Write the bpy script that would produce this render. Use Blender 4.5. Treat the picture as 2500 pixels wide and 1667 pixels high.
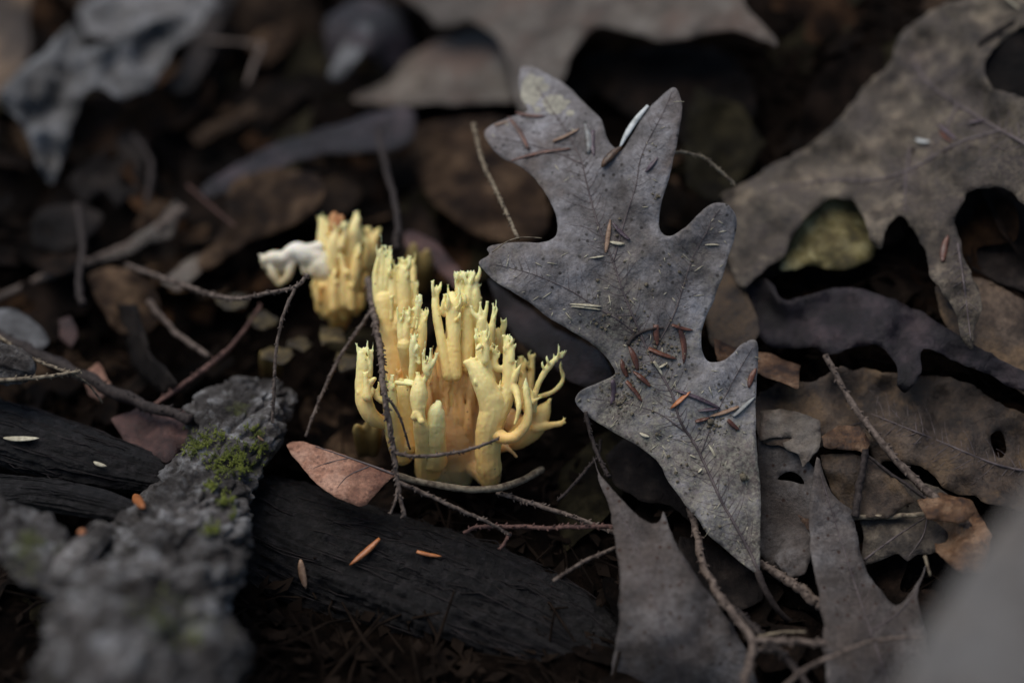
import bpy, bmesh, math, random
import numpy as np
from mathutils import Vector, noise as mnoise
from mathutils.geometry import delaunay_2d_cdt

for o in list(bpy.data.objects):
    bpy.data.objects.remove(o)
scene = bpy.context.scene
COL = scene.collection
random.seed(7)

# ------------------------------------------------------------------ camera
PITCH = math.radians(40)
FD = 0.41667                 # focus distance, m
PX = 0.0001                  # metres per photo pixel at the focus distance
FWD = np.array([0, math.cos(PITCH), -math.sin(PITCH)])
UPV = np.array([0, math.sin(PITCH), math.cos(PITCH)])
RGT = np.array([1.0, 0, 0])
CAM = UPV * 0.04165 - FWD * FD
cd = bpy.data.cameras.new('camera')
cam = bpy.data.objects.new('camera', cd); COL.objects.link(cam)
cam.location = CAM.tolist()
cam.rotation_euler = (math.pi / 2 - PITCH, 0, 0)
cd.lens = 60; cd.sensor_width = 36; cd.clip_start = 0.005; cd.clip_end = 200
cd.dof.use_dof = True; cd.dof.focus_distance = FD; cd.dof.aperture_fstop = 3.4
cd.dof.aperture_blades = 0
scene.camera = cam

# ------------------------------------------------------------------ light
SUN = Vector((-0.34, 0.20, 0.92)).normalized()
world = bpy.data.worlds.new('World'); scene.world = world; world.use_nodes = True
wn = world.node_tree; wn.nodes.clear()
wo = wn.nodes.new('ShaderNodeOutputWorld'); bg = wn.nodes.new('ShaderNodeBackground')
sky = wn.nodes.new('ShaderNodeTexSky'); sky.sky_type = 'NISHITA'; sky.sun_disc = False
sky.sun_elevation = math.asin(SUN.z); sky.sun_rotation = math.atan2(SUN.x, SUN.y)
bg.inputs[1].default_value = 0.05
wn.links.new(sky.outputs[0], bg.inputs[0]); wn.links.new(bg.outputs[0], wo.inputs[0])
sl = bpy.data.lights.new('sun', 'SUN'); sl.energy = 1.4; sl.angle = math.radians(60)
sl.color = (1.0, 0.95, 0.88)
so = bpy.data.objects.new('sun', sl); COL.objects.link(so)
so.rotation_euler = SUN.to_track_quat('Z', 'Y').to_euler(); so.location = (-1, 1, 3)
scene.view_settings.view_transform = 'Standard'; scene.view_settings.look = 'None'
scene.view_settings.exposure = 1.05; scene.view_settings.gamma = 1

# ------------------------------------------------------------------ helpers
K = 2500 / 2352.0
def ks(pts):                                   # coordinates read off the full view
    return [(p[0] * K, p[1] * K) + tuple(p[2:]) for p in pts]
def P(u, v, d=0.0):                            # photo pixel + depth (mm past the focus plane)
    t = FD + d * 0.001
    dr = FWD + RGT * ((u - 1250) * PX / FD) + UPV * ((833.5 - v) * PX / FD)
    return CAM + dr * t
def pxm(d=0.0):                                # metres per pixel at depth d
    return PX * (FD + d * 0.001) / FD

class TPS:
    def __init__(s, c, lam=1e-4):
        c = np.array(c, float); s.xy = c[:, :2] / 1000.0; n = len(c); s.n = n
        if n < 3:
            s.w = None; s.a = np.array([c[:, 2].mean(), 0, 0])
            if n == 2:
                dv = s.xy[1] - s.xy[0]; L = (dv ** 2).sum(); g = dv / L * (c[1, 2] - c[0, 2])
                s.a = np.array([c[0, 2] - (g * s.xy[0]).sum(), g[0], g[1]])
            return
        r2 = ((s.xy[:, None] - s.xy[None]) ** 2).sum(-1)
        A = np.zeros((n + 3, n + 3)); A[:n, :n] = 0.5 * r2 * np.log(r2 + 1e-12) + lam * np.eye(n)
        A[:n, n] = 1; A[:n, n + 1:] = s.xy; A[n, :n] = 1; A[n + 1:, :n] = s.xy.T
        sol = np.linalg.lstsq(A, np.concatenate([c[:, 2], np.zeros(3)]), rcond=None)[0]
        s.w = sol[:n]; s.a = sol[n:]
    def __call__(s, u, v):
        q = np.stack([np.asarray(u, float), np.asarray(v, float)], -1) / 1000.0
        z = s.a[0] + q[..., 0] * s.a[1] + q[..., 1] * s.a[2]
        if s.w is not None:
            r2 = ((q[..., None, :] - s.xy) ** 2).sum(-1)
            z = z + (0.5 * r2 * np.log(r2 + 1e-12) * s.w).sum(-1)
        return z
def N3(x, y, z=0.0):
    return mnoise.noise(Vector((float(x), float(y), float(z))))
def FB(x, y, z=0.0, oc=4):
    return mnoise.fractal(Vector((float(x), float(y), float(z))), 0.9, 2.1, oc)

def newobj(name, verts, faces, mat=None, parent=None, smooth=True, origin=None):
    verts = np.asarray(verts, float)
    if parent is not None:
        origin = np.array(parent['_o']) if '_o' in parent else np.zeros(3)
        wo_ = origin
    if origin is None: origin = verts[verts[:, 2].argmin()]
    me = bpy.data.meshes.new(name)
    me.from_pydata((verts - origin).tolist(), [], faces)
    me.polygons.foreach_set('use_smooth', [smooth] * len(me.polygons))
    me.update()
    if mat: me.materials.append(mat)
    o = bpy.data.objects.new(name, me); COL.objects.link(o)
    if parent is not None:
        o.parent = parent; o['_o'] = [float(x) for x in origin]
    else:
        o.location = [float(x) for x in origin]; o['_o'] = [float(x) for x in origin]
    return o
def empty(name, origin):
    o = bpy.data.objects.new(name, None); COL.objects.link(o)
    o.empty_display_size = 0.005
    o.location = [float(x) for x in origin]; o['_o'] = [float(x) for x in origin]
    return o
def tag(o, label, cat, group=None, kind=None):
    o['label'] = label; o['category'] = cat
    if group: o['group'] = group
    if kind: o['kind'] = kind
    return o

def catmull(pts, n=6, closed=False):
    p = np.array(pts, float); m = len(p)
    if m < 3 and not closed:
        t = np.linspace(0, 1, n + 1)[:, None]; return p[0] * (1 - t) + p[1] * t
    out = []
    rng = range(m) if closed else range(m - 1)
    for i in rng:
        if closed: a, b, c, d = p[i - 1], p[i], p[(i + 1) % m], p[(i + 2) % m]
        else: a, b, c, d = p[max(i - 1, 0)], p[i], p[i + 1], p[min(i + 2, m - 1)]
        for k in range(n):
            t = k / n
            out.append(0.5 * ((2 * b) + (c - a) * t + (2 * a - 5 * b + 4 * c - d) * t * t + (3 * b - a - 3 * c + d) * t ** 3))
    if not closed: out.append(p[-1])
    return np.array(out)

def tube(path, rad, sides=8, wob=0.0, seed=0.0, flat=1.0):
    path = np.asarray(path, float); n = len(path); rad = np.asarray(rad, float)
    V = []; F = []
    T = np.gradient(path, axis=0); T /= np.linalg.norm(T, axis=1)[:, None] + 1e-12
    ref = np.array([0, 0, 1.0]) if abs(T[0][2]) < 0.9 else np.array([1.0, 0, 0])
    A = np.cross(T[0], ref); A /= np.linalg.norm(A)
    for i in range(n):
        A = A - T[i] * A.dot(T[i]); A /= np.linalg.norm(A) + 1e-12
        B = np.cross(T[i], A)
        for k in range(sides):
            an = 2 * math.pi * k / sides
            r = rad[i]
            if wob: r *= 1 + wob * N3(i * 0.55 + seed * 13.1, math.cos(an) * 1.3, math.sin(an) * 1.3 + seed)
            V.append(path[i] + A * math.cos(an) * r + B * math.sin(an) * r * flat)
    for i in range(n - 1):
        for k in range(sides):
            a = i * sides + k; b = i * sides + (k + 1) % sides
            F.append((a, b, b + sides, a + sides))
    c0 = len(V); V.append(path[0]); V.append(path[-1])
    for k in range(sides):
        F.append((c0, (k + 1) % sides, k)); e = (n - 1) * sides
        F.append((c0 + 1, e + k, e + (k + 1) % sides))
    return V, F
class MB:
    def __init__(s): s.V = []; s.F = []
    def add(s, VF):
        o = len(s.V); s.V += [np.asarray(v, float) for v in VF[0]]; s.F += [tuple(i + o for i in f) for f in VF[1]]
        return s

# ------------------------------------------------------------------ materials
def mat_base(name):
    m = bpy.data.materials.new(name); m.use_nodes = True
    nt = m.node_tree; b = nt.nodes['Principled BSDF']
    return m, nt, b
def nd(nt, t, **kw):
    n = nt.nodes.new(t)
    for k, v in kw.items():
        if k.startswith('i_'): n.inputs[int(k[2:]) if k[2:].isdigit() else k[2:].replace('_', ' ')].default_value = v
        else: setattr(n, k, v)
    return n
def coords(nt, rnd=True, scale=(1, 1, 1)):
    tc = nd(nt, 'ShaderNodeTexCoord'); oi = nd(nt, 'ShaderNodeObjectInfo')
    mp = nd(nt, 'ShaderNodeMapping'); mp.inputs['Scale'].default_value = scale
    nt.links.new(tc.outputs['Object'], mp.inputs['Vector'])
    if rnd:
        ml = nd(nt, 'ShaderNodeMath', operation='MULTIPLY'); ml.inputs[1].default_value = 3.7
        nt.links.new(oi.outputs['Random'], ml.inputs[0]); nt.links.new(ml.outputs[0], mp.inputs['Location'])
    return mp.outputs[0], oi
def noise_n(nt, co, scale, detail=5, rough=0.6):
    n = nd(nt, 'ShaderNodeTexNoise'); n.inputs['Scale'].default_value = scale
    n.inputs['Detail'].default_value = detail; n.inputs['Roughness'].default_value = rough
    nt.links.new(co, n.inputs['Vector']); return n.outputs['Fac']
def ramp(nt, fac, stops):
    r = nd(nt, 'ShaderNodeValToRGB'); e = r.color_ramp.elements
    while len(e) < len(stops): e.new(0.5)
    for el, (p, c) in zip(e, stops):
        el.position = p; el.color = (*c, 1) if len(c) == 3 else c
    nt.links.new(fac, r.inputs[0]); return r.outputs[0]
def mix(nt, fac, a, b, mode='MIX'):
    m = nd(nt, 'ShaderNodeMix', data_type='RGBA', blend_type=mode)
    for s, x in ((0, fac), (6, a), (7, b)):
        if hasattr(x, 'is_linked') or hasattr(x, 'links'): nt.links.new(x, m.inputs[s])
        elif isinstance(x, (int, float)): m.inputs[s].default_value = x
        else: m.inputs[s].default_value = (*x, 1)
    return m.outputs[2]
def speck(nt, co, scale, lo, hi):
    v = nd(nt, 'ShaderNodeTexVoronoi'); v.inputs['Scale'].default_value = scale
    nt.links.new(co, v.inputs['Vector'])
    r = nd(nt, 'ShaderNodeMapRange'); r.inputs[1].default_value = lo; r.inputs[2].default_value = hi
    r.inputs[3].default_value = 1; r.inputs[4].default_value = 0
    nt.links.new(v.outputs['Distance'], r.inputs[0]); return r.outputs[0], v
def bump(nt, b, h, dist, strength=1.0, prev=None):
    n = nd(nt, 'ShaderNodeBump'); n.inputs['Strength'].default_value = strength; n.inputs['Distance'].default_value = dist
    nt.links.new(h, n.inputs['Height'])
    if prev is not None: nt.links.new(prev, n.inputs['Normal'])
    return n.outputs[0]

def leaf_mat(name, c1, c2, c3, speckc=(0.02, 0.015, 0.012), spk=0.5, dust=None, dusta=0.0, rough=0.5, spec=0.35, var=0.25, patch=90, net=0.6, stain=None, lowdust=False, blot=0.55):
    m, nt, b = mat_base(name); co, oi = coords(nt)
    n1 = noise_n(nt, co, patch, 7, 0.66)
    col = ramp(nt, n1, [(0.36, c1), (0.5, c2), (0.63, c3)])
    # larger blotches of decay
    col = mix(nt, 0.8, col, ramp(nt, noise_n(nt, co, patch * 0.42, 5, 0.6), [(0.36, (1 - blot, 1 - blot * 1.05, 1 - blot * 1.1)), (0.52, (1, 1, 1)), (0.66, (1.25, 1.2, 1.15))]), 'MULTIPLY')
    if stain:
        sm = nd(nt, 'ShaderNodeMapRange'); sm.inputs[1].default_value = 0.5; sm.inputs[2].default_value = 0.62; sm.inputs[4].default_value = 0.8
        nt.links.new(noise_n(nt, co, patch * 0.6, 6, 0.65), sm.inputs[0]); col = mix(nt, sm.outputs[0], col, stain)
    n2 = noise_n(nt, co, patch * 9, 5, 0.75)
    col = mix(nt, 0.75, col, ramp(nt, n2, [(0.34, (0.5, 0.47, 0.44)), (0.5, (1, 1, 1)), (0.66, (1.5, 1.5, 1.5))]), 'MULTIPLY')
    if spk > 0:
        s1, v = speck(nt, co, 440, 0.13, 0.25)
        sc = nd(nt, 'ShaderNodeSeparateColor'); nt.links.new(v.outputs['Color'], sc.inputs[0])
        gate = nd(nt, 'ShaderNodeMath', operation='GREATER_THAN'); gate.inputs[1].default_value = 0.5
        nt.links.new(sc.outputs[0], gate.inputs[0])
        g = nd(nt, 'ShaderNodeMath', operation='MULTIPLY')
        nt.links.new(s1, g.inputs[0]); nt.links.new(gate.outputs[0], g.inputs[1])
        g2 = nd(nt, 'ShaderNodeMath', operation='MULTIPLY'); g2.inputs[1].default_value = spk
        nt.links.new(g.outputs[0], g2.inputs[0])
        col = mix(nt, g2.outputs[0], col, speckc)
    if dust:
        dm = nd(nt, 'ShaderNodeMapRange'); dm.inputs[1].default_value = 0.44; dm.inputs[2].default_value = 0.64
        dm.inputs[4].default_value = dusta
        nt.links.new(noise_n(nt, co, 900, 6, 0.8), dm.inputs[0])
        d2 = nd(nt, 'ShaderNodeMath', operation='MULTIPLY'); nt.links.new(dm.outputs[0], d2.inputs[0])
        big = nd(nt, 'ShaderNodeMapRange'); big.inputs[1].default_value = 0.4; big.inputs[2].default_value = 0.62
        nz = noise_n(nt, co, 45, 4)
        if lowdust:            # dirt has washed down to the lower half of the blade
            tg = nd(nt, 'ShaderNodeTexCoord'); sp = nd(nt, 'ShaderNodeSeparateXYZ'); nt.links.new(tg.outputs['Generated'], sp.inputs[0])
            ma = nd(nt, 'ShaderNodeMath', operation='MULTIPLY_ADD'); ma.inputs[1].default_value = -0.55; nt.links.new(sp.outputs[2], ma.inputs[0])
            ad = nd(nt, 'ShaderNodeMath', operation='ADD'); ad.inputs[1].default_value = 0.27; nt.links.new(nz, ad.inputs[0]); nt.links.new(ad.outputs[0], ma.inputs[2]); nz = ma.outputs[0]
        nt.links.new(nz, big.inputs[0]); nt.links.new(big.outputs[0], d2.inputs[1])
        col = mix(nt, d2.outputs[0], col, dust)
    hv = nd(nt, 'ShaderNodeMapRange'); hv.inputs[3].default_value = 1 - var; hv.inputs[4].default_value = 1 + var
    nt.links.new(oi.outputs['Random'], hv.inputs[0])
    cc = nd(nt, 'ShaderNodeVectorMath', operation='SCALE'); nt.links.new(col, cc.inputs[0]); nt.links.new(hv.outputs[0], cc.inputs['Scale'])
    nt.links.new(cc.outputs[0], b.inputs['Base Color'])
    ve = nd(nt, 'ShaderNodeTexVoronoi', feature='DISTANCE_TO_EDGE'); ve.inputs['Scale'].default_value = 330
    nt.links.new(co, ve.inputs['Vector'])
    mr = nd(nt, 'ShaderNodeMapRange'); mr.inputs[2].default_value = 0.12; nt.links.new(ve.outputs['Distance'], mr.inputs[0])
    bn = bump(nt, b, mr.outputs[0], 0.00008, net)
    bn = bump(nt, b, noise_n(nt, co, 520, 7, 0.75), 0.0010, 0.8, bn)
    nt.links.new(bn, b.inputs['Normal'])
    rr = nd(nt, 'ShaderNodeMapRange'); rr.inputs[1].default_value = 0.35; rr.inputs[2].default_value = 0.65; rr.inputs[3].default_value = rough - 0.12; rr.inputs[4].default_value = rough + 0.2
    nt.links.new(n2, rr.inputs[0]); nt.links.new(rr.outputs[0], b.inputs['Roughness']); b.inputs['Specular IOR Level'].default_value = spec
    return m
def wood_mat(name, c1, c2, c3, scale=300, bs=0.0006, rough=0.8, stretch=(1, 1, 1), spec=0.2, moss=None, blot=False):
    m, nt, b = mat_base(name); co, oi = coords(nt, scale=stretch)
    n1 = noise_n(nt, co, scale, 7, 0.7)
    col = ramp(nt, n1, [(0.3, c1), (0.5, c2), (0.7, c3)])
    if blot:
        col = mix(nt, 0.9, col, ramp(nt, noise_n(nt, co, scale * 0.3, 5, 0.65), [(0.38, (0.28, 0.26, 0.25)), (0.52, (0.95, 0.95, 0.95)), (0.64, (1.6, 1.6, 1.62))]), 'MULTIPLY')
    if moss:
        mk = nd(nt, 'ShaderNodeMapRange'); mk.inputs[1].default_value = 0.6; mk.inputs[2].default_value = 0.7
        nt.links.new(noise_n(nt, co, 55, 5, 0.7), mk.inputs[0]); col = mix(nt, mk.outputs[0], col, moss)
    nt.links.new(col, b.inputs['Base Color'])
    nt.links.new(bump(nt, b, noise_n(nt, co, scale * 2.2, 6, 0.75), bs, 0.9), b.inputs['Normal'])
    b.inputs['Roughness'].default_value = rough; b.inputs['Specular IOR Level'].default_value = spec
    return m
def plain_mat(name, c, c2=None, rough=0.55, spec=0.35, scale=400):
    c2 = c2 or tuple(x * 0.55 for x in c)
    m, nt, b = mat_base(name); co, oi = coords(nt)
    nt.links.new(ramp(nt, noise_n(nt, co, scale, 4), [(0.35, c2), (0.65, c)]), b.inputs['Base Color'])
    nt.links.new(bump(nt, b, noise_n(nt, co, scale * 3, 4), 0.0003, 0.6), b.inputs['Normal'])
    b.inputs['Roughness'].default_value = rough; b.inputs['Specular IOR Level'].default_value = spec
    return m

def fungus_mat(name, stops, sss=0.6):
    m, nt, b = mat_base(name)
    tc = nd(nt, 'ShaderNodeTexCoord'); sp = nd(nt, 'ShaderNodeSeparateXYZ')
    nt.links.new(tc.outputs['Generated'], sp.inputs[0])
    n = noise_n(nt, tc.outputs['Object'], 160, 4)
    ad = nd(nt, 'ShaderNodeMath', operation='MULTIPLY_ADD'); ad.inputs[1].default_value = 0.5; 
    sb = nd(nt, 'ShaderNodeMath', operation='SUBTRACT'); sb.inputs[1].default_value = 0.25
    nt.links.new(n, ad.inputs[0]); nt.links.new(sp.outputs[2], ad.inputs[2]); nt.links.new(ad.outputs[0], sb.inputs[0])
    col = ramp(nt, sb.outputs[0], stops)
    s1, v = speck(nt, tc.outputs['Object'], 330, 0.05, 0.10)
    gt = nd(nt, 'ShaderNodeMapRange'); gt.inputs[1].default_value = 0.56; gt.inputs[2].default_value = 0.6
    nt.links.new(noise_n(nt, tc.outputs['Object'], 110, 2), gt.inputs[0])
    ml = nd(nt, 'ShaderNodeMath', operation='MULTIPLY'); nt.links.new(s1, ml.inputs[0]); nt.links.new(gt.outputs[0], ml.inputs[1])
    col = mix(nt, ml.outputs[0], col, (0.10, 0.06, 0.03))
    nt.links.new(col, b.inputs['Base Color'])
    b.inputs['Subsurface Weight'].default_value = sss
    b.inputs['Subsurface Radius'].default_value = (1.0, 0.55, 0.22); b.inputs['Subsurface Scale'].default_value = 0.0013
    b.inputs['Roughness'].default_value = 0.48; b.inputs['Specular IOR Level'].default_value = 0.35
    nt.links.new(bump(nt, b, noise_n(nt, tc.outputs['Object'], 900, 4), 0.0002, 0.35), b.inputs['Normal'])
    return m

M = {}
M['oak'] = leaf_mat('oak_leaf_grey', (0.092, 0.080, 0.075), (0.185, 0.172, 0.171), (0.28, 0.268, 0.275), spk=0.9, dust=(0.29, 0.27, 0.205), dusta=0.9, rough=0.55, var=0.0, patch=75, stain=(0.105, 0.078, 0.066), lowdust=True, blot=0.4)
M['oakvein'] = plain_mat('oak_vein', (0.105, 0.082, 0.08), (0.06, 0.045, 0.043))
M['tan'] = leaf_mat('leaf_tan_grey', (0.0450, 0.0324, 0.0234), (0.0918, 0.0729, 0.0576), (0.1485, 0.1278, 0.1098), spk=0.4, dust=(0.22, 0.19, 0.14), dusta=0.4, stain=(0.10, 0.062, 0.045))
M['greybrown'] = leaf_mat('leaf_grey_taupe', (0.055, 0.044, 0.038), (0.098, 0.084, 0.077), (0.15, 0.136, 0.13), spk=0.95, speckc=(0.04, 0.02, 0.013), rough=0.6, spec=0.22, stain=(0.07, 0.055, 0.047), blot=0.35)
M['mottle'] = leaf_mat('leaf_mottled', (0.016, 0.011, 0.008), (0.062, 0.047, 0.035), (0.155, 0.125, 0.09), spk=0.7, dust=(0.24, 0.2, 0.13), dusta=0.4, patch=150, stain=(0.03, 0.021, 0.021), blot=0.7)
M['brown'] = leaf_mat('leaf_brown', (0.0162, 0.0099, 0.0072), (0.0522, 0.0342, 0.0225), (0.1080, 0.0747, 0.0504), spk=0.5, patch=100, stain=(0.13, 0.08, 0.04), blot=0.65)
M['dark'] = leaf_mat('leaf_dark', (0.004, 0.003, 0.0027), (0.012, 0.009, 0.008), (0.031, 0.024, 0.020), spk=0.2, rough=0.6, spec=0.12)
M['deep'] = leaf_mat('leaf_deep', (0.002, 0.0014, 0.001), (0.006, 0.004, 0.003), (0.016, 0.010, 0.007), spk=0.2, rough=0.6, spec=0.05, var=0.6)  # shade deep between the litter leaves is painted in as near black
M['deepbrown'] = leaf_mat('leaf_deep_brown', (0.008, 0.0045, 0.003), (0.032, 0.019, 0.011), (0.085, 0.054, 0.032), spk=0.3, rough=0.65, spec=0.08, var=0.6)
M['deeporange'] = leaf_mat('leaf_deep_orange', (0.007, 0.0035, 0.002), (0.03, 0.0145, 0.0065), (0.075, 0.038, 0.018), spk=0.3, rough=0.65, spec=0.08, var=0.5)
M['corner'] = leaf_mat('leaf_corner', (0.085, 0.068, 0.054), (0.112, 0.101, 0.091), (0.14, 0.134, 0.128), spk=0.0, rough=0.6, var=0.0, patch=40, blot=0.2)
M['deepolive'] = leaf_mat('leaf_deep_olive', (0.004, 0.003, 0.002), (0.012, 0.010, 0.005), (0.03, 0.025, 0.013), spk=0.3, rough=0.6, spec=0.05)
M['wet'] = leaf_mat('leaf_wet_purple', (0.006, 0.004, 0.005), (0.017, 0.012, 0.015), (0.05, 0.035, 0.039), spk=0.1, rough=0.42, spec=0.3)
M['grey'] = leaf_mat('leaf_pale_grey', (0.0360, 0.0333, 0.0306), (0.0945, 0.0927, 0.0927), (0.1800, 0.1818, 0.1872), spk=0.2, rough=0.5)
M['pink'] = leaf_mat('leaf_pinkish', (0.16, 0.068, 0.042), (0.29, 0.145, 0.092), (0.37, 0.215, 0.15), spk=0.6, speckc=(0.09, 0.04, 0.03), rough=0.5, patch=120, blot=0.35)
M['yellowleaf'] = leaf_mat('leaf_yellow_olive', (0.05, 0.04, 0.012), (0.17, 0.135, 0.042), (0.33, 0.29, 0.14), spk=0.5, patch=180)
M['ochreleaf'] = leaf_mat('leaf_ochre', (0.012, 0.008, 0.003), (0.045, 0.031, 0.011), (0.12, 0.09, 0.035), spk=0.5, patch=200)
M['orangeleaf'] = leaf_mat('leaf_orange_brown', (0.03, 0.013, 0.006), (0.10, 0.048, 0.02), (0.2, 0.12, 0.068), spk=0.4, patch=180)
M['redleaf'] = leaf_mat('leaf_red_brown', (0.02, 0.008, 0.007), (0.055, 0.025, 0.021), (0.12, 0.062, 0.05), spk=0.3)
M['twig'] = plain_mat('twig_brown', (0.17, 0.13, 0.105), (0.035, 0.024, 0.019), 0.7, 0.2, 700)
M['twigpale'] = plain_mat('twig_pale', (0.25, 0.205, 0.14), (0.065, 0.046, 0.032), 0.7, 0.2, 700)
M['twigdark'] = plain_mat('twig_dark', (0.045, 0.034, 0.03), (0.015, 0.011, 0.01), 0.7, 0.2, 900)
M['twigred'] = plain_mat('twig_red', (0.14, 0.075, 0.06), (0.05, 0.028, 0.024), 0.7, 0.2, 900)
M['straw'] = plain_mat('straw_pale', (0.50, 0.46, 0.34), (0.27, 0.235, 0.16), 0.6, 0.3, 900)
M['nred'] = plain_mat('needle_red_brown', (0.13, 0.045, 0.022), (0.055, 0.02, 0.012), 0.35, 0.5, 500)
M['norange'] = plain_mat('needle_orange', (0.42, 0.15, 0.045), (0.25, 0.085, 0.03), 0.35, 0.5, 500)
M['npurple'] = plain_mat('needle_purple', (0.09, 0.06, 0.075), (0.04, 0.024, 0.03), 0.4, 0.5, 500)
M['ngrey'] = plain_mat('needle_grey', (0.24, 0.25, 0.24), (0.12, 0.11, 0.1), 0.45, 0.4, 500)
M['ntan'] = plain_mat('needle_tan', (0.3, 0.19, 0.12), (0.15, 0.085, 0.05), 0.45, 0.4, 500)
M['crumb'] = plain_mat('soil_crumb', (0.17, 0.145, 0.10), (0.08, 0.066, 0.048), 0.9, 0.1, 1500)
M['soil'] = wood_mat('soil', (0.002, 0.0015, 0.0012), (0.006, 0.004, 0.003), (0.014, 0.009, 0.0065), 160, 0.003, 0.95, spec=0.03)
M['debris'] = plain_mat('dark_debris', (0.018, 0.012, 0.0085), (0.0035, 0.0025, 0.002), 0.9, 0.04, 120)
M['char'] = wood_mat('charred_wood', (0.0025, 0.002, 0.002), (0.008, 0.007, 0.007), (0.026, 0.022, 0.023), 500, 0.0012, 0.7, spec=0.25)
M['charfibre'] = plain_mat('wood_fibre', (0.024, 0.019, 0.019), (0.004, 0.0035, 0.0035), 0.7, 0.15, 260)
M['bark'] = wood_mat('grey_bark', (0.02, 0.016, 0.014), (0.12, 0.107, 0.098), (0.32, 0.31, 0.295), 260, 0.0028, 0.85, blot=True)
M['barkmoss'] = wood_mat('mossy_bark', (0.018, 0.014, 0.012), (0.088, 0.080, 0.075), (0.30, 0.30, 0.30), 190, 0.0022, 0.85, moss=(0.07, 0.075, 0.03), blot=True)
M['moss'] = plain_mat('moss_green', (0.24, 0.27, 0.045), (0.06, 0.075, 0.015), 0.6, 0.3, 200)
FS = [(0.0, (0.80, 0.45, 0.145)), (0.3, (0.86, 0.565, 0.195)), (0.6, (0.88, 0.67, 0.26)), (0.85, (0.88, 0.755, 0.33)), (1.0, (0.87, 0.81, 0.42))]
M['fungus'] = fungus_mat('fungus_yellow', FS)
M['fungusbase'] = fungus_mat('fungus_base', [(0.0, (0.72, 0.56, 0.26)), (0.25, (0.66, 0.43, 0.19)), (0.6, (0.66, 0.40, 0.17)), (1.0, (0.80, 0.55, 0.25))])  # same tissue as the branches; the core's shadow is painted in as darker tan
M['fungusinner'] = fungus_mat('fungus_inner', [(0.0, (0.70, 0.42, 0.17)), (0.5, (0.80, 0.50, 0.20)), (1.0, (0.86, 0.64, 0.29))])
M['fungusrear'] = fungus_mat('fungus_rear', [(0.0, (0.62, 0.33, 0.08)), (0.4, (0.80, 0.52, 0.16)), (0.8, (0.85, 0.67, 0.28)), (1.0, (0.86, 0.76, 0.38))])
M['funguswhite'] = fungus_mat('fungus_white', [(0.0, (0.50, 0.37, 0.16)), (0.45, (0.70, 0.58, 0.36)), (0.75, (0.78, 0.71, 0.54)), (1.0, (0.82, 0.78, 0.67))])  # bleached flesh, with the overexposed top painted in as a whiter end
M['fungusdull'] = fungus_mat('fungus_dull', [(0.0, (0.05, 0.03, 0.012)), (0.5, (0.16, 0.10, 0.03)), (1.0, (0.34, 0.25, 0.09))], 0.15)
M['fungusbrown'] = fungus_mat('fungus_brown', [(0.0, (0.7, 0.45, 0.2)), (1.0, (0.45, 0.17, 0.06))], 0.3)
M['huskbrown'] = plain_mat('husk_brown', (0.12, 0.06, 0.025), (0.02, 0.012, 0.008), 0.35, 0.5, 600)
M['huskwhite'] = plain_mat('husk_white', (0.62, 0.64, 0.62), (0.35, 0.36, 0.34), 0.4, 0.5, 600)

# ------------------------------------------------------------------ lie of the litter
SURF = TPS([(0, 1667, -52), (600, 1667, -48), (1250, 1667, -38), (1900, 1667, -28), (2500, 1667, -28),
            (0, 1250, 0), (600, 1250, 2), (1250, 1250, 5), (1900, 1250, 0), (2500, 1250, -4),
            (0, 850, 42), (600, 850, 47), (1250, 850, 45), (1900, 850, 20), (2500, 850, 10),
            (0, 450, 88), (600, 450, 92), (1250, 450, 88), (1900, 450, 50), (2500, 450, 25),
            (0, 0, 142), (600, 0, 150), (1250, 0, 132), (1900, 0, 82), (2500, 0, 45)], 1e-3)
_g = []
for uu in np.linspace(-300, 2800, 14):
    for vv in np.linspace(-150, 1900, 12):
        _g.append(P(uu, vv, float(SURF(uu, vv)) + 0))
_g = np.array(_g)
_c = _g.copy(); _c[:, :2] *= 1000 * 1.0
HT = TPS(np.column_stack([_g[:, 0] * 1000, _g[:, 1] * 1000, _g[:, 2] * 1000]), 2e-2)
def ground_z(x, y):
    x = np.asarray(x, float); y = np.asarray(y, float)
    xc = np.clip(x, -0.2, 0.2); yc = np.clip(y, -0.1, 0.25)
    far = np.hypot(x - xc, y - yc)
    w = np.exp(-(far / 0.12) ** 2)
    h = HT(xc * 1000, yc * 1000) * 0.001 - 0.014
    return h * w + (1 - w) * -0.012
def ground_pt(u, v):
    t = 0.2; dr = P(u, v, 0) - CAM; dr = dr / FD
    lo = 0.2
    for i in range(140):
        t = 0.2 + i * 0.005; q = CAM + dr * t
        if q[2] < ground_z(q[0], q[1]): return q, (t - FD) * 1000
    return q, (t - FD) * 1000

def axis_pts(lo, hi, n_in, out, n_out):
    a = np.linspace(lo, hi, n_in)
    e = np.geomspace(0.01, out, n_out)
    return np.concatenate([(lo - e)[::-1], a, hi + e])
gx = axis_pts(-0.24, 0.24, 150, 20, 28); gy = axis_pts(-0.14, 0.32, 150, 20, 28)
GX, GY = np.meshgrid(gx, gy)
GZ = ground_z(GX.ravel(), GY.ravel())
GZ = GZ + np.array([0.004 * FB(x * 45, y * 45, 3, 5) if abs(x) < 1 and abs(y) < 1 else 0.02 * N3(x * 1.3, y * 1.3, 1) for x, y in zip(GX.ravel(), GY.ravel())])
nx, ny = len(gx), len(gy)
gv = np.column_stack([GX.ravel(), GY.ravel(), GZ])
gf = [(j * nx + i, j * nx + i + 1, (j + 1) * nx + i + 1, (j + 1) * nx + i) for j in range(ny - 1) for i in range(nx - 1)]
g = newobj('ground', gv, gf, M['soil'], origin=np.zeros(3))
g['kind'] = 'structure'; g['label'] = 'dark moist soil of the forest floor'

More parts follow.
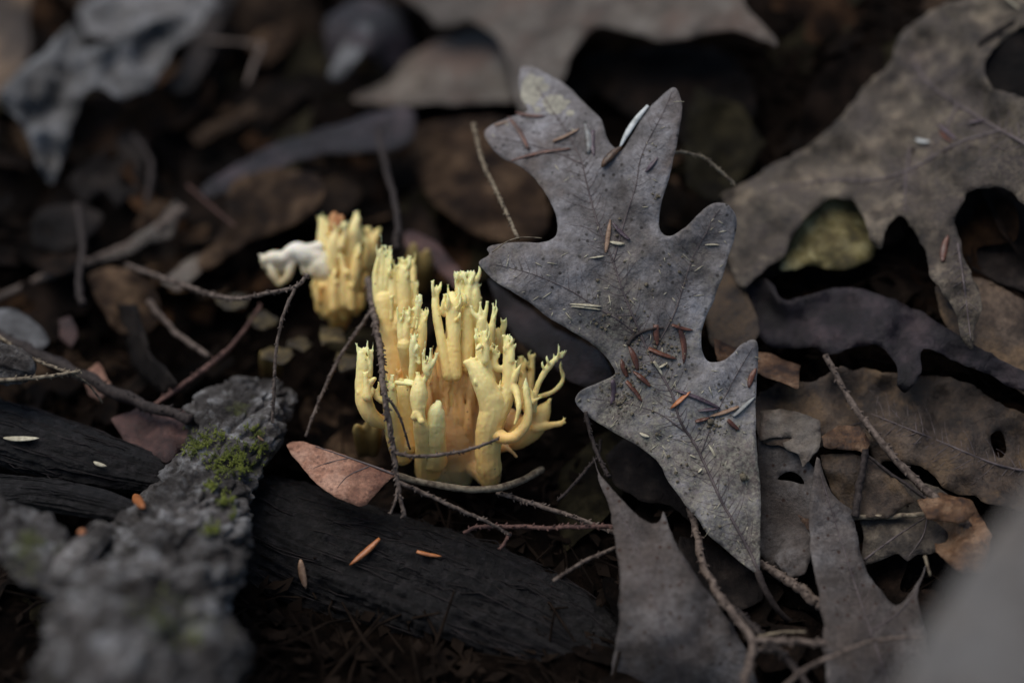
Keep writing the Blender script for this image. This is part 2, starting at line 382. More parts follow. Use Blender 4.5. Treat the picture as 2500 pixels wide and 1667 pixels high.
# ------------------------------------------------------------------ leaf builder
def inside(poly, q):
    q = np.asarray(q, float)
    if not len(q): return np.zeros(0, bool)
    a = np.asarray(poly, float); b = np.roll(a, 1, axis=0)
    c = np.zeros(len(q), bool)
    for k in range(0, len(q), 2000):
        x = q[k:k + 2000, :1]; y = q[k:k + 2000, 1:2]
        m = ((a[:, 1] > y) != (b[:, 1] > y)) & (x < (b[:, 0] - a[:, 0]) * (y - a[:, 1]) / (b[:, 1] - a[:, 1] + 1e-12) + a[:, 0])
        c[k:k + 2000] = m.sum(1) % 2 == 1
    return c
def resample(pts, step, closed=True, sharp=False):
    p = np.array(pts, float) if sharp else catmull(pts, 5, closed)
    if closed: p = np.vstack([p, p[:1]])
    L = np.concatenate([[0], np.cumsum(np.linalg.norm(np.diff(p, axis=0), axis=1))])
    n = max(6, int(L[-1] / step)); t = np.linspace(0, L[-1], n + 1)
    r = np.column_stack([np.interp(t, L, p[:, k]) for k in range(p.shape[1])])
    return r[:-1] if closed else r
class Leaf: pass
def leaf(name, label, cat, pts, ctrl, mat, grid=16, thick=0.28, relief=1.6, rs=160, sharp=False, veins=(), petiole=None, holes=(), group=None, veinmat=None, edge=3.0, cup=0.0, net=False):
    sd = random.random() * 50
    pts = np.array([(p[0], p[1]) for p in pts], float)
    ol = resample(pts, grid * 0.6, True, sharp)
    for i in range(len(ol)):
        ol[i] += np.array([N3(ol[i][0] * .06, ol[i][1] * .06, sd), N3(ol[i][0] * .06, ol[i][1] * .06, sd + 9)]) * edge + np.array([N3(ol[i][0] * .018, ol[i][1] * .018, sd + 3), N3(ol[i][0] * .018, ol[i][1] * .018, sd + 6)]) * edge * 2.4
    base = TPS(ctrl, 1e-4) if not callable(ctrl) else ctrl
    cen = ol.mean(0)
    def dep(u, v):
        z = float(base(u, v))
        z += relief * (N3(u / rs, v / rs, sd) + 0.5 * N3(u / rs * 2.6, v / rs * 2.6, sd + 4) + 0.22 * abs(N3(u / rs * 6, v / rs * 6, sd + 8)))
        if cup:
            dd = np.min(np.hypot(ol[:, 0] - u, ol[:, 1] - v)); z -= cup * math.exp(-(dd / 38.0) ** 2)
        return z
    lo = ol.min(0); hi = ol.max(0)
    xs = np.arange(lo[0], hi[0], grid); ys = np.arange(lo[1], hi[1], grid * 0.87)
    q = np.array([(x + (grid / 2 if j % 2 else 0) + random.uniform(-2, 2), y + random.uniform(-2, 2)) for j, y in enumerate(ys) for x in xs])
    loops = [ol] + [resample(np.array(h, float), grid * 0.6) for h in holes]
    q = q[inside(ol, q)]
    for h in loops[1:]: q = q[~inside(h, q)]
    allb = np.vstack(loops)
    if len(q):
        dm = np.sqrt(((q[:, None] - allb[None]) ** 2).sum(-1)).min(1); q = q[dm > grid * 0.5]
    vs = [Vector(p) for p in allb.tolist()] + [Vector(p) for p in q.tolist()]
    ed = []; o = 0
    for l in loops:
        n = len(l); ed += [(o + i, o + (i + 1) % n) for i in range(n)]; o += n
    rv, re, rf, *_ = delaunay_2d_cdt(vs, ed, [], 2 if False else 1, 1e-3)
    rv2 = np.array([(a.x, a.y) for a in rv])
    F = []
    for f in rf:
        if len(loops) > 1 and any(inside(h, rv2[list(f)].mean(0)[None])[0] for h in loops[1:]): continue
        a, b_, c_ = rv2[f[0]], rv2[f[1]], rv2[f[2]]
        cr = (b_[0] - a[0]) * (c_[1] - a[1]) - (b_[1] - a[1]) * (c_[0] - a[0])
        F.append(tuple(f) if cr < 0 else tuple(f[::-1]))
    V = np.array([P(u, v, dep(u, v)) for u, v in rv2])
    L = Leaf(); L.dep = dep; L.ol = ol
    has = bool(len(veins) or petiole)
    if has:
        root = empty(name, V[V[:, 2].argmin()]); bl = newobj('blade', V, F, mat, root); top = root
    else:
        bl = newobj(name, V, F, mat); top = bl
    so_ = bl.modifiers.new('thickness', 'SOLIDIFY'); so_.thickness = thick * 0.001; so_.offset = -1
    tag(top, label, cat, group)
    for i, vn in enumerate(veins):
        path, r0, r1 = vn
        pp = resample(np.array(path, float), 10, False)
        rr = np.linspace(r0, r1, len(pp))
        W = np.array([P(u, v, dep(u, v) - 0.02) for u, v in pp])
        newobj('midrib' if i == 0 else 'vein', *tube(W, rr * [pxm(dep(u, v)) for u, v in pp], 7, 0.15, i + sd, 1.0), veinmat or M['oakvein'], top)
    if net:
        rn = random.Random(int(sd * 100)); nb = MB()
        for vi, (path, r0, r1) in enumerate(veins):
            pp = resample(np.array(path, float), 17, False)
            for q in range(1, len(pp) - 1):
                for sg in (-1, 1):
                    t = pp[q + 1] - pp[q - 1]; t = t / np.linalg.norm(t); nrm = np.array([-t[1], t[0]]) * sg
                    d0 = t * .55 + nrm; d0 /= np.linalg.norm(d0); ln = rn.uniform(25, 75 if vi else 95); cur = pp[q].copy(); pl = [cur.copy()]
                    for st in range(int(ln / 9)):
                        d0 = d0 + t * .05 + np.array([rn.gauss(0, .12), rn.gauss(0, .12)]); d0 /= np.linalg.norm(d0); cur = cur + d0 * 9
                        if not inside(ol, cur[None])[0] or np.min(np.hypot(ol[:, 0] - cur[0], ol[:, 1] - cur[1])) < 5: break
                        pl.append(cur.copy())
                    if len(pl) > 2: nb.add(tube([P(u, v, dep(u, v) + .02) for u, v in pl], np.linspace(r1 * .8, r1 * .35, len(pl)) * PX, 5))
        nw = newobj('vein_network', nb.V, nb.F, veinmat or M['oakvein'], top); nw['kind'] = 'stuff'
    if petiole:
        path, r0, r1, pm = petiole
        pp = catmull(path, 6)
        W = np.array([P(*a) for a in pp])
        newobj('petiole', *tube(W, np.linspace(r0, r1, len(pp)) * PX, 9, 0.25, sd), pm, top)
    L.obj = top
    return L
def rel(off, amp=0):                           # depth that follows the litter, off mm above it
    return lambda u, v: float(SURF(u, v)) - off

# ------------------------------------------------------------------ coral fungi
def remeshed(name, V, F, mat, parent, vox, smooth_it=4):
    me = bpy.data.meshes.new('tmp'); me.from_pydata([tuple(v) for v in V], [], F)
    ob = bpy.data.objects.new('tmp', me); COL.objects.link(ob)
    r = ob.modifiers.new('r', 'REMESH'); r.mode = 'VOXEL'; r.voxel_size = vox
    s = ob.modifiers.new('s', 'SMOOTH'); s.factor = 0.5; s.iterations = smooth_it
    dg = bpy.context.evaluated_depsgraph_get(); ev = ob.evaluated_get(dg)
    m2 = bpy.data.meshes.new_from_object(ev)
    bpy.data.objects.remove(ob); bpy.data.meshes.remove(me)
    org = np.array(parent['_o'])
    n = len(m2.vertices); co = np.zeros(n * 3); m2.vertices.foreach_get('co', co); co = co.reshape(-1, 3)
    nz = np.zeros(n * 3); m2.vertices.foreach_get('normal', nz); nz = nz.reshape(-1, 3)
    dsp = np.array([0.00016 * N3(c[0] * 420, c[1] * 420, c[2] * 260) + 0.00007 * N3(c[0] * 1300, c[1] * 1300, c[2] * 900) for c in co])
    co = co + nz * dsp[:, None] - org
    m2.vertices.foreach_set('co', co.ravel()); m2.name = name
    m2.polygons.foreach_set('use_smooth', [True] * len(m2.polygons)); m2.update()
    m2.materials.clear(); m2.materials.append(mat)
    o = bpy.data.objects.new(name, m2); COL.objects.link(o); o.parent = parent; o['_o'] = [float(x) for x in org]
    return o
def finger(path, dep, conv, rscale, crown=0):
    # path: (cx, cy, r[, extra depth])
    pts = []
    for p in path:
        u, v = conv(p[0], p[1]); d = dep + (p[3] if len(p) > 3 else 0)
        rr0 = p[2] * (1.0 if p[2] > 60 else 0.80 if p[2] < 40 else 0.80 + 0.2 * (p[2] - 40) / 20)
        pts.append((*P(u, v, d), rr0 * rscale * pxm(d)))
    pts = np.array(pts)
    q = catmull(pts, 5)
    q[:, 3] = np.maximum(q[:, 3], 0.00012)
    # rounded ends
    T0 = q[0, :3] - q[1, :3]; T0 /= np.linalg.norm(T0); T1 = q[-1, :3] - q[-2, :3]; T1 /= np.linalg.norm(T1)
    pre = [np.r_[q[0, :3] + T0 * q[0, 3] * a, q[0, 3] * b] for a, b in ((0.9, 0.3), (0.55, 0.8))]
    post = [np.r_[q[-1, :3] + T1 * q[-1, 3] * a, q[-1, 3] * b] for a, b in ((0.55, 0.8), (0.9, 0.3))]
    q = np.vstack([pre, q, post])
    return tube(q[:, :3], q[:, 3], 14, 0.05, random.random() * 9)
def sprout(paths):
    out = []
    for p in paths:
        if len(p) < 3 or p[0][1] - p[-1][1] < 200 or p[-1][2] > 60: continue
        for _ in range(random.choice([2, 3, 3, 4])):
            k = random.uniform(0.45, 0.9) * (len(p) - 1); i = int(k); f = k - i; a, b = p[i], p[min(i + 1, len(p) - 1)]
            x, y, r = [a[j] * (1 - f) + b[j] * f for j in range(3)]; e = (a[3] if len(a) > 3 else 0)
            sd = random.choice([-1, 1]); h = random.uniform(50, 170); q = min(r * 0.5, 20) * random.uniform(.7, 1.1)
            x1 = x + sd * r * random.uniform(.5, 1.1); d1 = e - random.uniform(0, r * .05)
            out.append([(x, y + 30, q, e), (x1, y - h * .35, q * .95, d1), (x1 + sd * random.uniform(0, 12), y - h * .75, q * .8, d1), (x1 + random.uniform(-10, 14), y - h, q * .35, d1)])
            if random.random() < .6: out.append([(x1, y - h * .6, q * .55, d1), (x1 + sd * q * 1.1, y - h * random.uniform(.8, 1.0), q * .3, d1)])
    for p in paths:                                # forked ends
        a, b = p[-2], p[-1]
        if b[2] > 34 or b[2] < 7 or a[1] - b[1] < 20: continue
        e = (b[3] if len(b) > 3 else 0); w = max(b[2], 11)
        for sx in random.choice([(-1, 1), (-1, .1, 1), (-.8, .9)]):
            out.append([(b[0], b[1] + w * .8, w * .8, e), (b[0] + sx * w * .9, b[1] - w * .6, w * .5, e + random.uniform(-.4, .4)), (b[0] + sx * w * 1.25, b[1] - w * random.uniform(1.0, 1.9), w * .2, e + random.uniform(-.5, .5))])
    return out
def coral(root, clusters, conv, rscale, mat, vox=0.0002):
    for nm, dep, mt, paths in clusters:
        mb = MB()
        for pth in paths + (sprout(paths) if nm == 'branch' and len(paths) > 4 else []): mb.add(finger(pth, dep, conv, rscale))
        remeshed(nm, mb.V, mb.F, mt or mat, root, vox)
def tips(x, y, r, n, spread, h, dx=0):         # small crown of pointed tips on a branch end
    out = []
    for i in range(n):
        a = (i / (n - 1) - 0.5) * 2 if n > 1 else 0
        hh = h * random.uniform(0.7, 1.15)
        out.append([(x + a * spread * 0.45, y + r * 0.4, r * 0.62, random.uniform(-.2, .2)), (x + a * spread * 0.8 + dx * .5, y - hh * 0.55, r * 0.42, random.uniform(-.5, .5)), (x + a * spread + dx, y - hh, r * 0.2, random.uniform(-.8, .8))])
    return out
c2 = lambda x, y: (840 + x / 3.92, 600 + y / 3.92)
RS = 1 / 3.92
fr = empty('coral_fungus', ground_pt(1110, 1190)[0])
tag(fr, 'large pale yellow coral fungus with many branching tips, rising beside the grey oak leaf', 'fungus')
CL = []
CL.append(('branch', 17, None, [
    [(520, 1500, 120, 2), (480, 1200, 100), (440, 900, 85), (380, 520, 80)], [(330, 520, 50), (300, 300, 36), (330, 120, 26), (337, 45, 14)],
    [(360, 420, 40), (368, 200, 30), (366, 10, 13)], [(400, 420, 40), (420, 200, 32), (440, 20, 15)], [(470, 560, 60), (470, 300, 40), (500, 200, 18)],
    [(500, 800, 80), (570, 600, 65), (572, 300, 56), (570, 220, 48)], [(650, 600, 35, 6), (660, 250, 36, 9), (645, 150, 25, 10)],
    [(640, 900, 50), (690, 600, 32), (682, 360, 22)], [(455, 700, 26, -5), (460, 500, 18, -6)], [(420, 330, 26), (405, 210, 14)]]
    + tips(570, 200, 36, 4, 45, 90)))
CL.append(('branch', 3, None, [
    [(660, 1330, 60, 6), (610, 1150, 55, 3), (575, 950, 62)], [(560, 950, 45), (540, 800, 34), (530, 665, 19)], [(590, 900, 42), (600, 750, 34), (602, 660, 28)],
    [(660, 1000, 45, 2), (690, 800, 34, 1), (705, 620, 30), (710, 540, 22)], [(700, 560, 20), (745, 545, 9)], [(680, 1200, 60, 4), (735, 1000, 46, 1), (760, 800, 38), (762, 660, 28)],
    [(660, 780, 22), (668, 690, 12)], [(690, 790, 16, -2), (705, 705, 10, -2)]] + tips(605, 660, 26, 4, 42, 65) + tips(712, 530, 20, 3, 20, 70) + tips(765, 650, 22, 2, 18, 60)))
CL.append(('branch', 7, None, [
    [(1040, 1500, 190, 9), (1050, 1250, 190, 8), (1040, 1050, 150, 6)],
    [(1000, 1240, 55, -3), (940, 950, 46, -3), (890, 700, 44, -2), (872, 530, 36, -1), (885, 430, 33)],
    [(1070, 1240, 55, -3), (1055, 950, 55, -3), (1050, 700, 62, -2), (1050, 580, 56, -2), (1035, 470, 38)], [(1000, 480, 18), (995, 380, 9)],
    [(1100, 900, 60, 2), (1105, 600, 50, 2), (1100, 400, 42, 2), (1095, 310, 34, 2)], [(1130, 500, 30, 1), (1145, 300, 24, 1)],
    [(1170, 1150, 70, 0), (1180, 800, 60, 0), (1190, 550, 50), (1205, 380, 42), (1215, 290, 28)],
    [(1230, 1000, 65, 2), (1250, 700, 58, 1), (1260, 500, 50), (1262, 380, 36), (1250, 310, 18)], [(1270, 400, 22), (1303, 375, 8)], [(1270, 530, 22), (1308, 510, 8)],
    [(960, 650, 36, -1), (955, 560, 28, -2), (965, 480, 16, -2)], [(1000, 600, 34, -3), (1000, 530, 26, -4), (990, 470, 14, -4)], [(1120, 560, 26, -2), (1110, 520, 14, -3)]]
    + tips(885, 420, 32, 3, 46, 66) + tips(1100, 300, 30, 4, 45, 66) + tips(1212, 290, 26, 3, 30, 76) + tips(1030, 540, 34, 5, 80, 50) + tips(870, 540, 20, 3, 30, 36)))
CL.append(('branch', 4, None, [
    [(1420, 1400, 90, 8), (1390, 1150, 80, 5), (1335, 850, 60, 1), (1320, 720, 48)], [(1300, 700, 34), (1240, 650, 22), (1220, 590, 13)],
    [(1315, 720, 34), (1306, 620, 22), (1304, 555, 9)], [(1335, 710, 34), (1360, 620, 22), (1370, 545, 10)], [(1400, 1000, 40, 2), (1415, 800, 34), (1435, 640, 26), (1425, 560, 10)],
    [(1435, 660, 20), (1468, 610, 9)], [(1520, 1000, 40, 4), (1520, 850, 28, 2), (1527, 730, 25, 1)], [(1460, 1000, 46, 4), (1470, 860, 32, 2), (1472, 810, 20, 2)],
    [(1600, 1000, 36, 5), (1610, 910, 20, 4)]] + tips(1527, 715, 20, 2, 30, 44)))
CL.append(('branch', 0, None, [
    [(1390, 2280, 70, 10), (1390, 2150, 100, 7), (1375, 1950, 105, 4), (1400, 1700, 112, 1), (1430, 1540, 118, 0), (1360, 1360, 96, -1), (1270, 1190, 74, -1), (1200, 1125, 48, -1)],
    [(1160, 1120, 26, -1), (1235, 1090, 24, -1)],
    [(1370, 1300, 75, 1), (1320, 1080, 56, 0), (1290, 920, 40), (1262, 810, 14)], [(1300, 920, 34), (1318, 830, 16)], [(1350, 1100, 44, -2), (1355, 930, 34, -2), (1340, 825, 18, -2)],
    [(1390, 1000, 24), (1425, 945, 9)], [(1500, 1560, 80, 0), (1575, 1330, 62, 0), (1572, 1100, 52), (1557, 950, 38), (1545, 880, 22)],
    [(1600, 1100, 36, -1), (1612, 970, 28, -1)], [(1550, 1180, 32), (1455, 1160, 38), (1440, 1060, 30), (1462, 965, 12)],
    [(1590, 1300, 46), (1650, 1400, 38, -2), (1672, 1550, 29, -4), (1655, 1640, 22, -4), (1632, 1705, 15, -4)], [(1620, 1300, 36, -1), (1660, 1200, 22, -2), (1690, 1140, 10, -2)],
    [(1625, 1220, 24, -1), (1640, 1115, 11, -1)], [(1300, 960, 30, -3), (1270, 990, 18, -4)]] + tips(1540, 880, 20, 3, 26, 40) + tips(1300, 850, 18, 2, 40, 40)))
CL.append(('branch', -2, None, [
    [(1440, 1790, 70, 3), (1560, 1840, 52), (1660, 1805, 50), (1740, 1700, 46), (1762, 1560, 42), (1745, 1400, 34), (1735, 1330, 20), (1741, 1265, 8)], [(1735, 1370, 16), (1706, 1355, 7)], [(1750, 1380, 16), (1758, 1310, 7)]]))
CL.append(('branch', 8, None, [
    [(1650, 1850, 90, 6), (1800, 1720, 110, 3), (1900, 1590, 70, 1), (1972, 1480, 14)], [(1830, 1740, 50), (1980, 1715, 36), (2070, 1700, 30)],
    [(1880, 1600, 40), (1930, 1510, 12)], [(1780, 1560, 60, -2), (1820, 1440, 36, -3), (1870, 1300, 28, -3), (1955, 1160, 36, -3), (2030, 1080, 24, -3), (2080, 1040, 26, -3)],
    [(1840, 1450, 24), (1990, 1400, 24), (2075, 1320, 24), (2098, 1240, 18), (2070, 1170, 12)], [(1700, 1500, 60, 5), (1715, 1250, 42, 5), (1690, 1080, 22, 5)],
    [(1760, 1400, 50, 6), (1795, 1200, 36, 6), (1802, 1065, 22, 6)], [(1790, 1490, 36, -4), (1800, 1420, 20, -4), (1780, 1370, 10, -4)], [(1800, 1500, 30, -5), (1840, 1470, 18, -5), (1885, 1450, 8, -5)]]
    + tips(2080, 1045, 18, 3, 40, 44, 12) + [[(2070, 1700, 22), (2110, 1655, 9)], [(2070, 1700, 24), (2115, 1690, 11)]]))
CL.append(('branch', 1, None, [
    [(560, 1800, 80, 8), (420, 1700, 56, 5), (300, 1660, 62, 2), (205, 1540, 68), (180, 1350, 66), (180, 1150, 56), (165, 1040, 42)], [(150, 1050, 26), (118, 940, 9)],
    [(225, 1250, 46), (255, 1080, 30), (255, 1020, 22)], [(220, 1450, 46, -3), (205, 1230, 25, -3)], [(225, 1350, 36, -2), (280, 1280, 26, -3), (300, 1270, 16, -3)],
    [(360, 1480, 34, -1), (310, 1440, 30, -1), (300, 1390, 22, -1)], [(320, 1420, 26, -1), (335, 1310, 12, -1)]] + tips(185, 1010, 26, 3, 34, 50) + tips(255, 1015, 20, 3, 24, 34)))
CL.append(('branch', 1, None, [
    [(560, 2000, 90, 10), (500, 1800, 90, 6), (450, 1560, 66, 1), (440, 1380, 56), (430, 1330, 42)], [(410, 1330, 30), (395, 1265, 12)], [(450, 1340, 34), (462, 1250, 16)],
    [(620, 1900, 90, 8), (570, 1600, 90, 6), (565, 1380, 60, 5), (550, 1300, 40, 5)], [(500, 1310, 22, -1), (600, 1320, 20, -2), (690, 1330, 26, -2)], [(590, 1290, 22, -1), (660, 1300, 18, -2)]]))
CL.append(('branch', -2, None, [
    [(800, 2150, 110, 16), (790, 1950, 95, 8), (740, 1750, 66, 2), (715, 1600, 54), (715, 1440, 76), (720, 1330, 58), (705, 1225, 18)],
    [(680, 1350, 34, 3), (655, 1250, 40, 2), (670, 1050, 44, 1), (672, 930, 38), (672, 880, 30)], [(700, 1050, 22), (722, 970, 10)],
    [(800, 1230, 26, -1), (780, 1180, 36, -1), (762, 1080, 18, -1), (766, 1000, 8, -1)], [(800, 1180, 30, -1), (825, 1080, 18, -1), (828, 990, 9, -1)], [(830, 1160, 24, -1), (870, 1090, 20, -1), (885, 1040, 16, -1)],
    [(760, 1300, 26), (800, 1240, 30), (825, 1200, 20)], [(720, 1120, 26), (715, 1080, 14)], [(670, 1640, 36, -1), (700, 1600, 40, -1), (740, 1680, 34, -2)]] + tips(885, 1045, 13, 2, 18, 36)))
CL.append(('branch', -1, None, [
    [(860, 2050, 110, 10), (870, 1850, 88, 4), (880, 1660, 76, 1), (885, 1560, 58), (912, 1500, 26), (882, 1482, 9)], [(840, 1580, 30), (815, 1640, 18)]]))
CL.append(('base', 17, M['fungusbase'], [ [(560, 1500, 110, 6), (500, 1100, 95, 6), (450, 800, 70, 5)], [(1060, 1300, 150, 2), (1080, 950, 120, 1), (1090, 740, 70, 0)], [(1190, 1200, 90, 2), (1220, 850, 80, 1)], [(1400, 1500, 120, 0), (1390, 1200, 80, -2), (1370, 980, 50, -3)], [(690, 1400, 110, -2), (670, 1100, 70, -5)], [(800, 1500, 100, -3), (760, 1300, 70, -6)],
    [(1000, 1250, 170), (1000, 1500, 210), (1020, 1750, 230), (1050, 2000, 200, 3), (1080, 2200, 130, 6)], [(700, 1400, 140), (800, 1800, 170), (950, 2100, 170, 4)],
    [(1300, 1500, 90), (1280, 1800, 120), (1280, 2100, 120, 2)], [(1250, 2120, 80, 0), (1390, 2200, 100, -4), (1390, 2290, 60, -3)], [(1480, 1900, 70, -4), (1580, 1945, 24, -8), (1650, 2015, 14, -8)],
    [(1560, 1650, 90, -2), (1640, 1700, 90, -2)], [(560, 1500, 90, 0), (600, 1850, 120, 2)]]))
random.seed(3)
EX = []
for x0, y0, y1, d0 in [(860,1500,1120,5),(930,1560,1000,6),(1000,1480,900,5),(1085,1540,960,5),(1150,1480,980,4),(1215,1560,1050,4),(980,1800,1420,7),(1060,1850,1500,7),(1130,1780,1380,6),(1190,1850,1450,6),(640,1750,1420,5),(600,1500,1150,6),(820,1700,1330,5),(500,1650,1250,5)]:
    EX.append([(x0 + random.uniform(-10, 10), y0, 52, d0 + 5), (x0, y0 * .6 + y1 * .4, 40, d0 + 1), (x0 + random.uniform(-14, 14), y1, 24, d0), (x0 + random.uniform(-18, 18), y1 - 60, 12, d0)])
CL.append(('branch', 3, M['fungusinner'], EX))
coral(fr, CL, c2, RS * 1.2, M['fungus'])
random.seed(11)

c1 = lambda x, y: (600 + x / 4.612, 480 + y / 4.612)
rr_ = empty('coral_fungus', ground_pt(790, 790)[0])
tag(rr_, 'smaller yellow coral fungus with brown tip and bleached white arm', 'fungus')
CR = [('branch', 42, None, [[(1050, 1420, 90, 8), (1050, 1250, 150, 6), (1050, 1000, 175, 3), (1020, 800, 150, 0)], [(880, 1330, 50, -2), (850, 1150, 60, -4), (860, 950, 50, -4)], [(980, 1360, 50, -4), (960, 1150, 62, -6), (960, 900, 46, -7)], [(1110, 1350, 50, -4), (1090, 1150, 60, -7), (1100, 950, 40, -8)], [(1230, 1290, 50, -2), (1220, 1100, 56, -5), (1240, 900, 44, -6)], [(1320, 1180, 40, 0), (1310, 1020, 46, -2), (1350, 880, 30, -2)], [(780, 1120, 36, -2), (790, 1000, 40, -4), (840, 860, 30, -4)], [(900, 850, 80, -3), (880, 600, 70, -4), (870, 400, 56, -4), (842, 250, 22, -4)],
    [(990, 800, 80, -6), (1000, 560, 70, -7), (1020, 420, 50, -7), (1030, 330, 26, -7)], [(1150, 800, 90, -3), (1190, 550, 80, -4), (1230, 350, 64, -4), (1245, 190, 24, -4)],
    [(1180, 1000, 80, -6), (1240, 800, 60, -7), (1250, 620, 40, -7), (1290, 530, 16, -7)], [(1300, 900, 80, 2), (1420, 620, 66, 0), (1440, 480, 52, 0), (1505, 370, 18, 0)], [(1400, 480, 40, 0), (1370, 380, 32, 0)],
    [(860, 1250, 70, -4), (830, 1100, 60, -6), (760, 1000, 36, -6)], [(900, 1000, 70, -6), (930, 1300, 60, -5)], [(1260, 1220, 70, -5), (1300, 1120, 36, -6)], [(1100, 1200, 70, -8), (1110, 900, 50, -9), (1080, 700, 30, -9)],
    [(940, 700, 50, -6), (930, 450, 36, -6), (915, 320, 20, -6)], [(1100, 1000, 120, -2), (1100, 600, 100, -1), (1090, 420, 60, -1)], [(1000, 1250, 60, -9), (990, 1000, 44, -10), (1000, 850, 24, -10)], [(1200, 1250, 50, -9), (1190, 1050, 40, -10), (1200, 930, 20, -10)], [(820, 1180, 40, -8), (800, 1040, 26, -9), (780, 960, 14, -9)], [(1080, 560, 44, -8), (1120, 400, 30, -8), (1110, 300, 16, -8)], [(1330, 780, 50, -2), (1360, 600, 40, -3), (1340, 480, 20, -3)]] + tips(1210, 620, 40, 3, 60, 80) + tips(860, 300, 36, 3, 50, 90) + tips(1450, 470, 36, 3, 60, 90) + tips(960, 350, 40, 3, 50, 90) + tips(1270, 1140, 36, 3, 60, 70)),
    ('brown_tip', 40, M['fungusbrown'], [[(1000, 420, 50), (985, 300, 52), (1000, 215, 46)], [(1030, 420, 50, -3), (1060, 300, 52, -3), (1075, 235, 40, -3)], [(1040, 320, 40, -6), (1035, 250, 30, -6)]]),
    ('bleached_arm', 36, M['funguswhite'], [[(950, 720, 110, 2), (800, 700, 80), (700, 670, 100), (560, 620, 92), (430, 690, 64), (300, 690, 70), (180, 720, 30)], [(640, 620, 70), (560, 570, 34)], [(830, 620, 50), (800, 520, 22)], [(250, 690, 40), (150, 660, 18)], [(820, 760, 100), (900, 860, 90)], [(820, 640, 50), (790, 540, 30)], [(260, 730, 40), (320, 880, 50), (370, 990, 30)], [(520, 740, 50), (470, 900, 46), (380, 990, 30)], [(640, 740, 40), (660, 860, 30)], [(780, 820, 80), (860, 900, 60)], [(240, 760, 60, 2), (480, 790, 70, 2)], [(300, 850, 60, 3), (430, 860, 60, 3)], [(350, 940, 40, 2), (390, 950, 40, 2)], [(700, 600, 60), (840, 560, 50)]])]
coral(rr_, CR, c1, 1.18 / 4.612, M['fungusrear'], 0.0003)
M['ochre'] = M['fungusdull']
def young(label, u, v, d, spec, mat, name='coral_fungus'):
    r = empty(name, ground_pt(u, v + 40)[0]); tag(r, label, 'fungus', 'young fungus tips in the litter')
    ps = []
    for dx, h, w in spec:
        ps.append([(u + dx * .5, v + 40, w * 1.3, 6), (u + dx, v - h * .4, w, 0), (u + dx * 1.1, v - h, w * .5, -2)])
    coral(r, [('branch', d, None, ps)], lambda a, b: (a, b), 1.0, mat, 0.0004)
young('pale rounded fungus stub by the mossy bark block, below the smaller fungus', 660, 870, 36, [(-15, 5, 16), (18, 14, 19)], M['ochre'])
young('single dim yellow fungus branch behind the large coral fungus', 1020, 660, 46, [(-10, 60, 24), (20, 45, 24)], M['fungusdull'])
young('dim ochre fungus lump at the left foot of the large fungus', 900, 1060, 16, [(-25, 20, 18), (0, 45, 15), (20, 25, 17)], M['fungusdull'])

# ------------------------------------------------------------------ the big oak leaf
OAK = [(1273,164),(1306,165),(1338,182),(1377,203),(1422,247),(1463,286),(1472,307),(1484,342),(1503,364),(1518,368),(1547,325),(1576,277),(1606,241),(1642,214),(1657,226),(1664,256),(1660,307),(1649,372),(1636,426),(1621,473),(1612,512),(1609,551),(1618,572),(1633,578),(1654,569),(1681,548),(1704,521),(1734,500),(1758,496),(1782,505),(1797,527),(1797,557),(1793,576),(1787,601),(1765,672),(1745,726),(1723,777),(1714,815),(1714,853),(1726,879),(1742,885),(1765,879),(1787,863),(1809,841),(1832,829),(1847,834),(1851,853),(1849,895),(1846,943),(1844,1000),(1847,1078),(1855,1173),(1857,1269),(1855,1365),(1854,1402),(1841,1396),(1803,1368),(1758,1329),(1726,1301),(1701,1262),(1675,1234),(1647,1196),(1627,1167),(1615,1138),(1592,1113),(1554,1087),(1509,1062),(1462,1033),(1430,1011),(1407,985),(1407,968),(1423,952),(1465,933),(1497,916),(1500,901),(1481,872),(1449,844),(1411,818),(1376,796),(1337,774),(1296,742),(1258,716),(1210,688),(1184,662),(1168,640),(1191,627),(1197,619),(1191,606),(1216,595),(1258,590),(1309,592),(1342,587),(1359,575),(1362,554),(1356,524),(1341,491),(1320,455),(1297,426),(1258,399),(1234,390),(1207,369),(1190,342),(1184,322),(1198,307),(1219,298),(1255,283),(1288,271),(1279,250),(1270,226),(1267,203),(1268,179)]
OC = [(1854,1402,-8),(1700,1200,-4),(1600,1000,0),(1420,980,3),(1840,1000,2),(1845,840,4),(1570,820,2),(1180,635,2),(1300,700,0),(1500,680,3),(1780,520,6),(1700,700,6),(1450,500,9),(1640,230,10),(1570,380,9),(1400,350,17),(1210,340,22),(1290,180,33),(1360,250,25)]
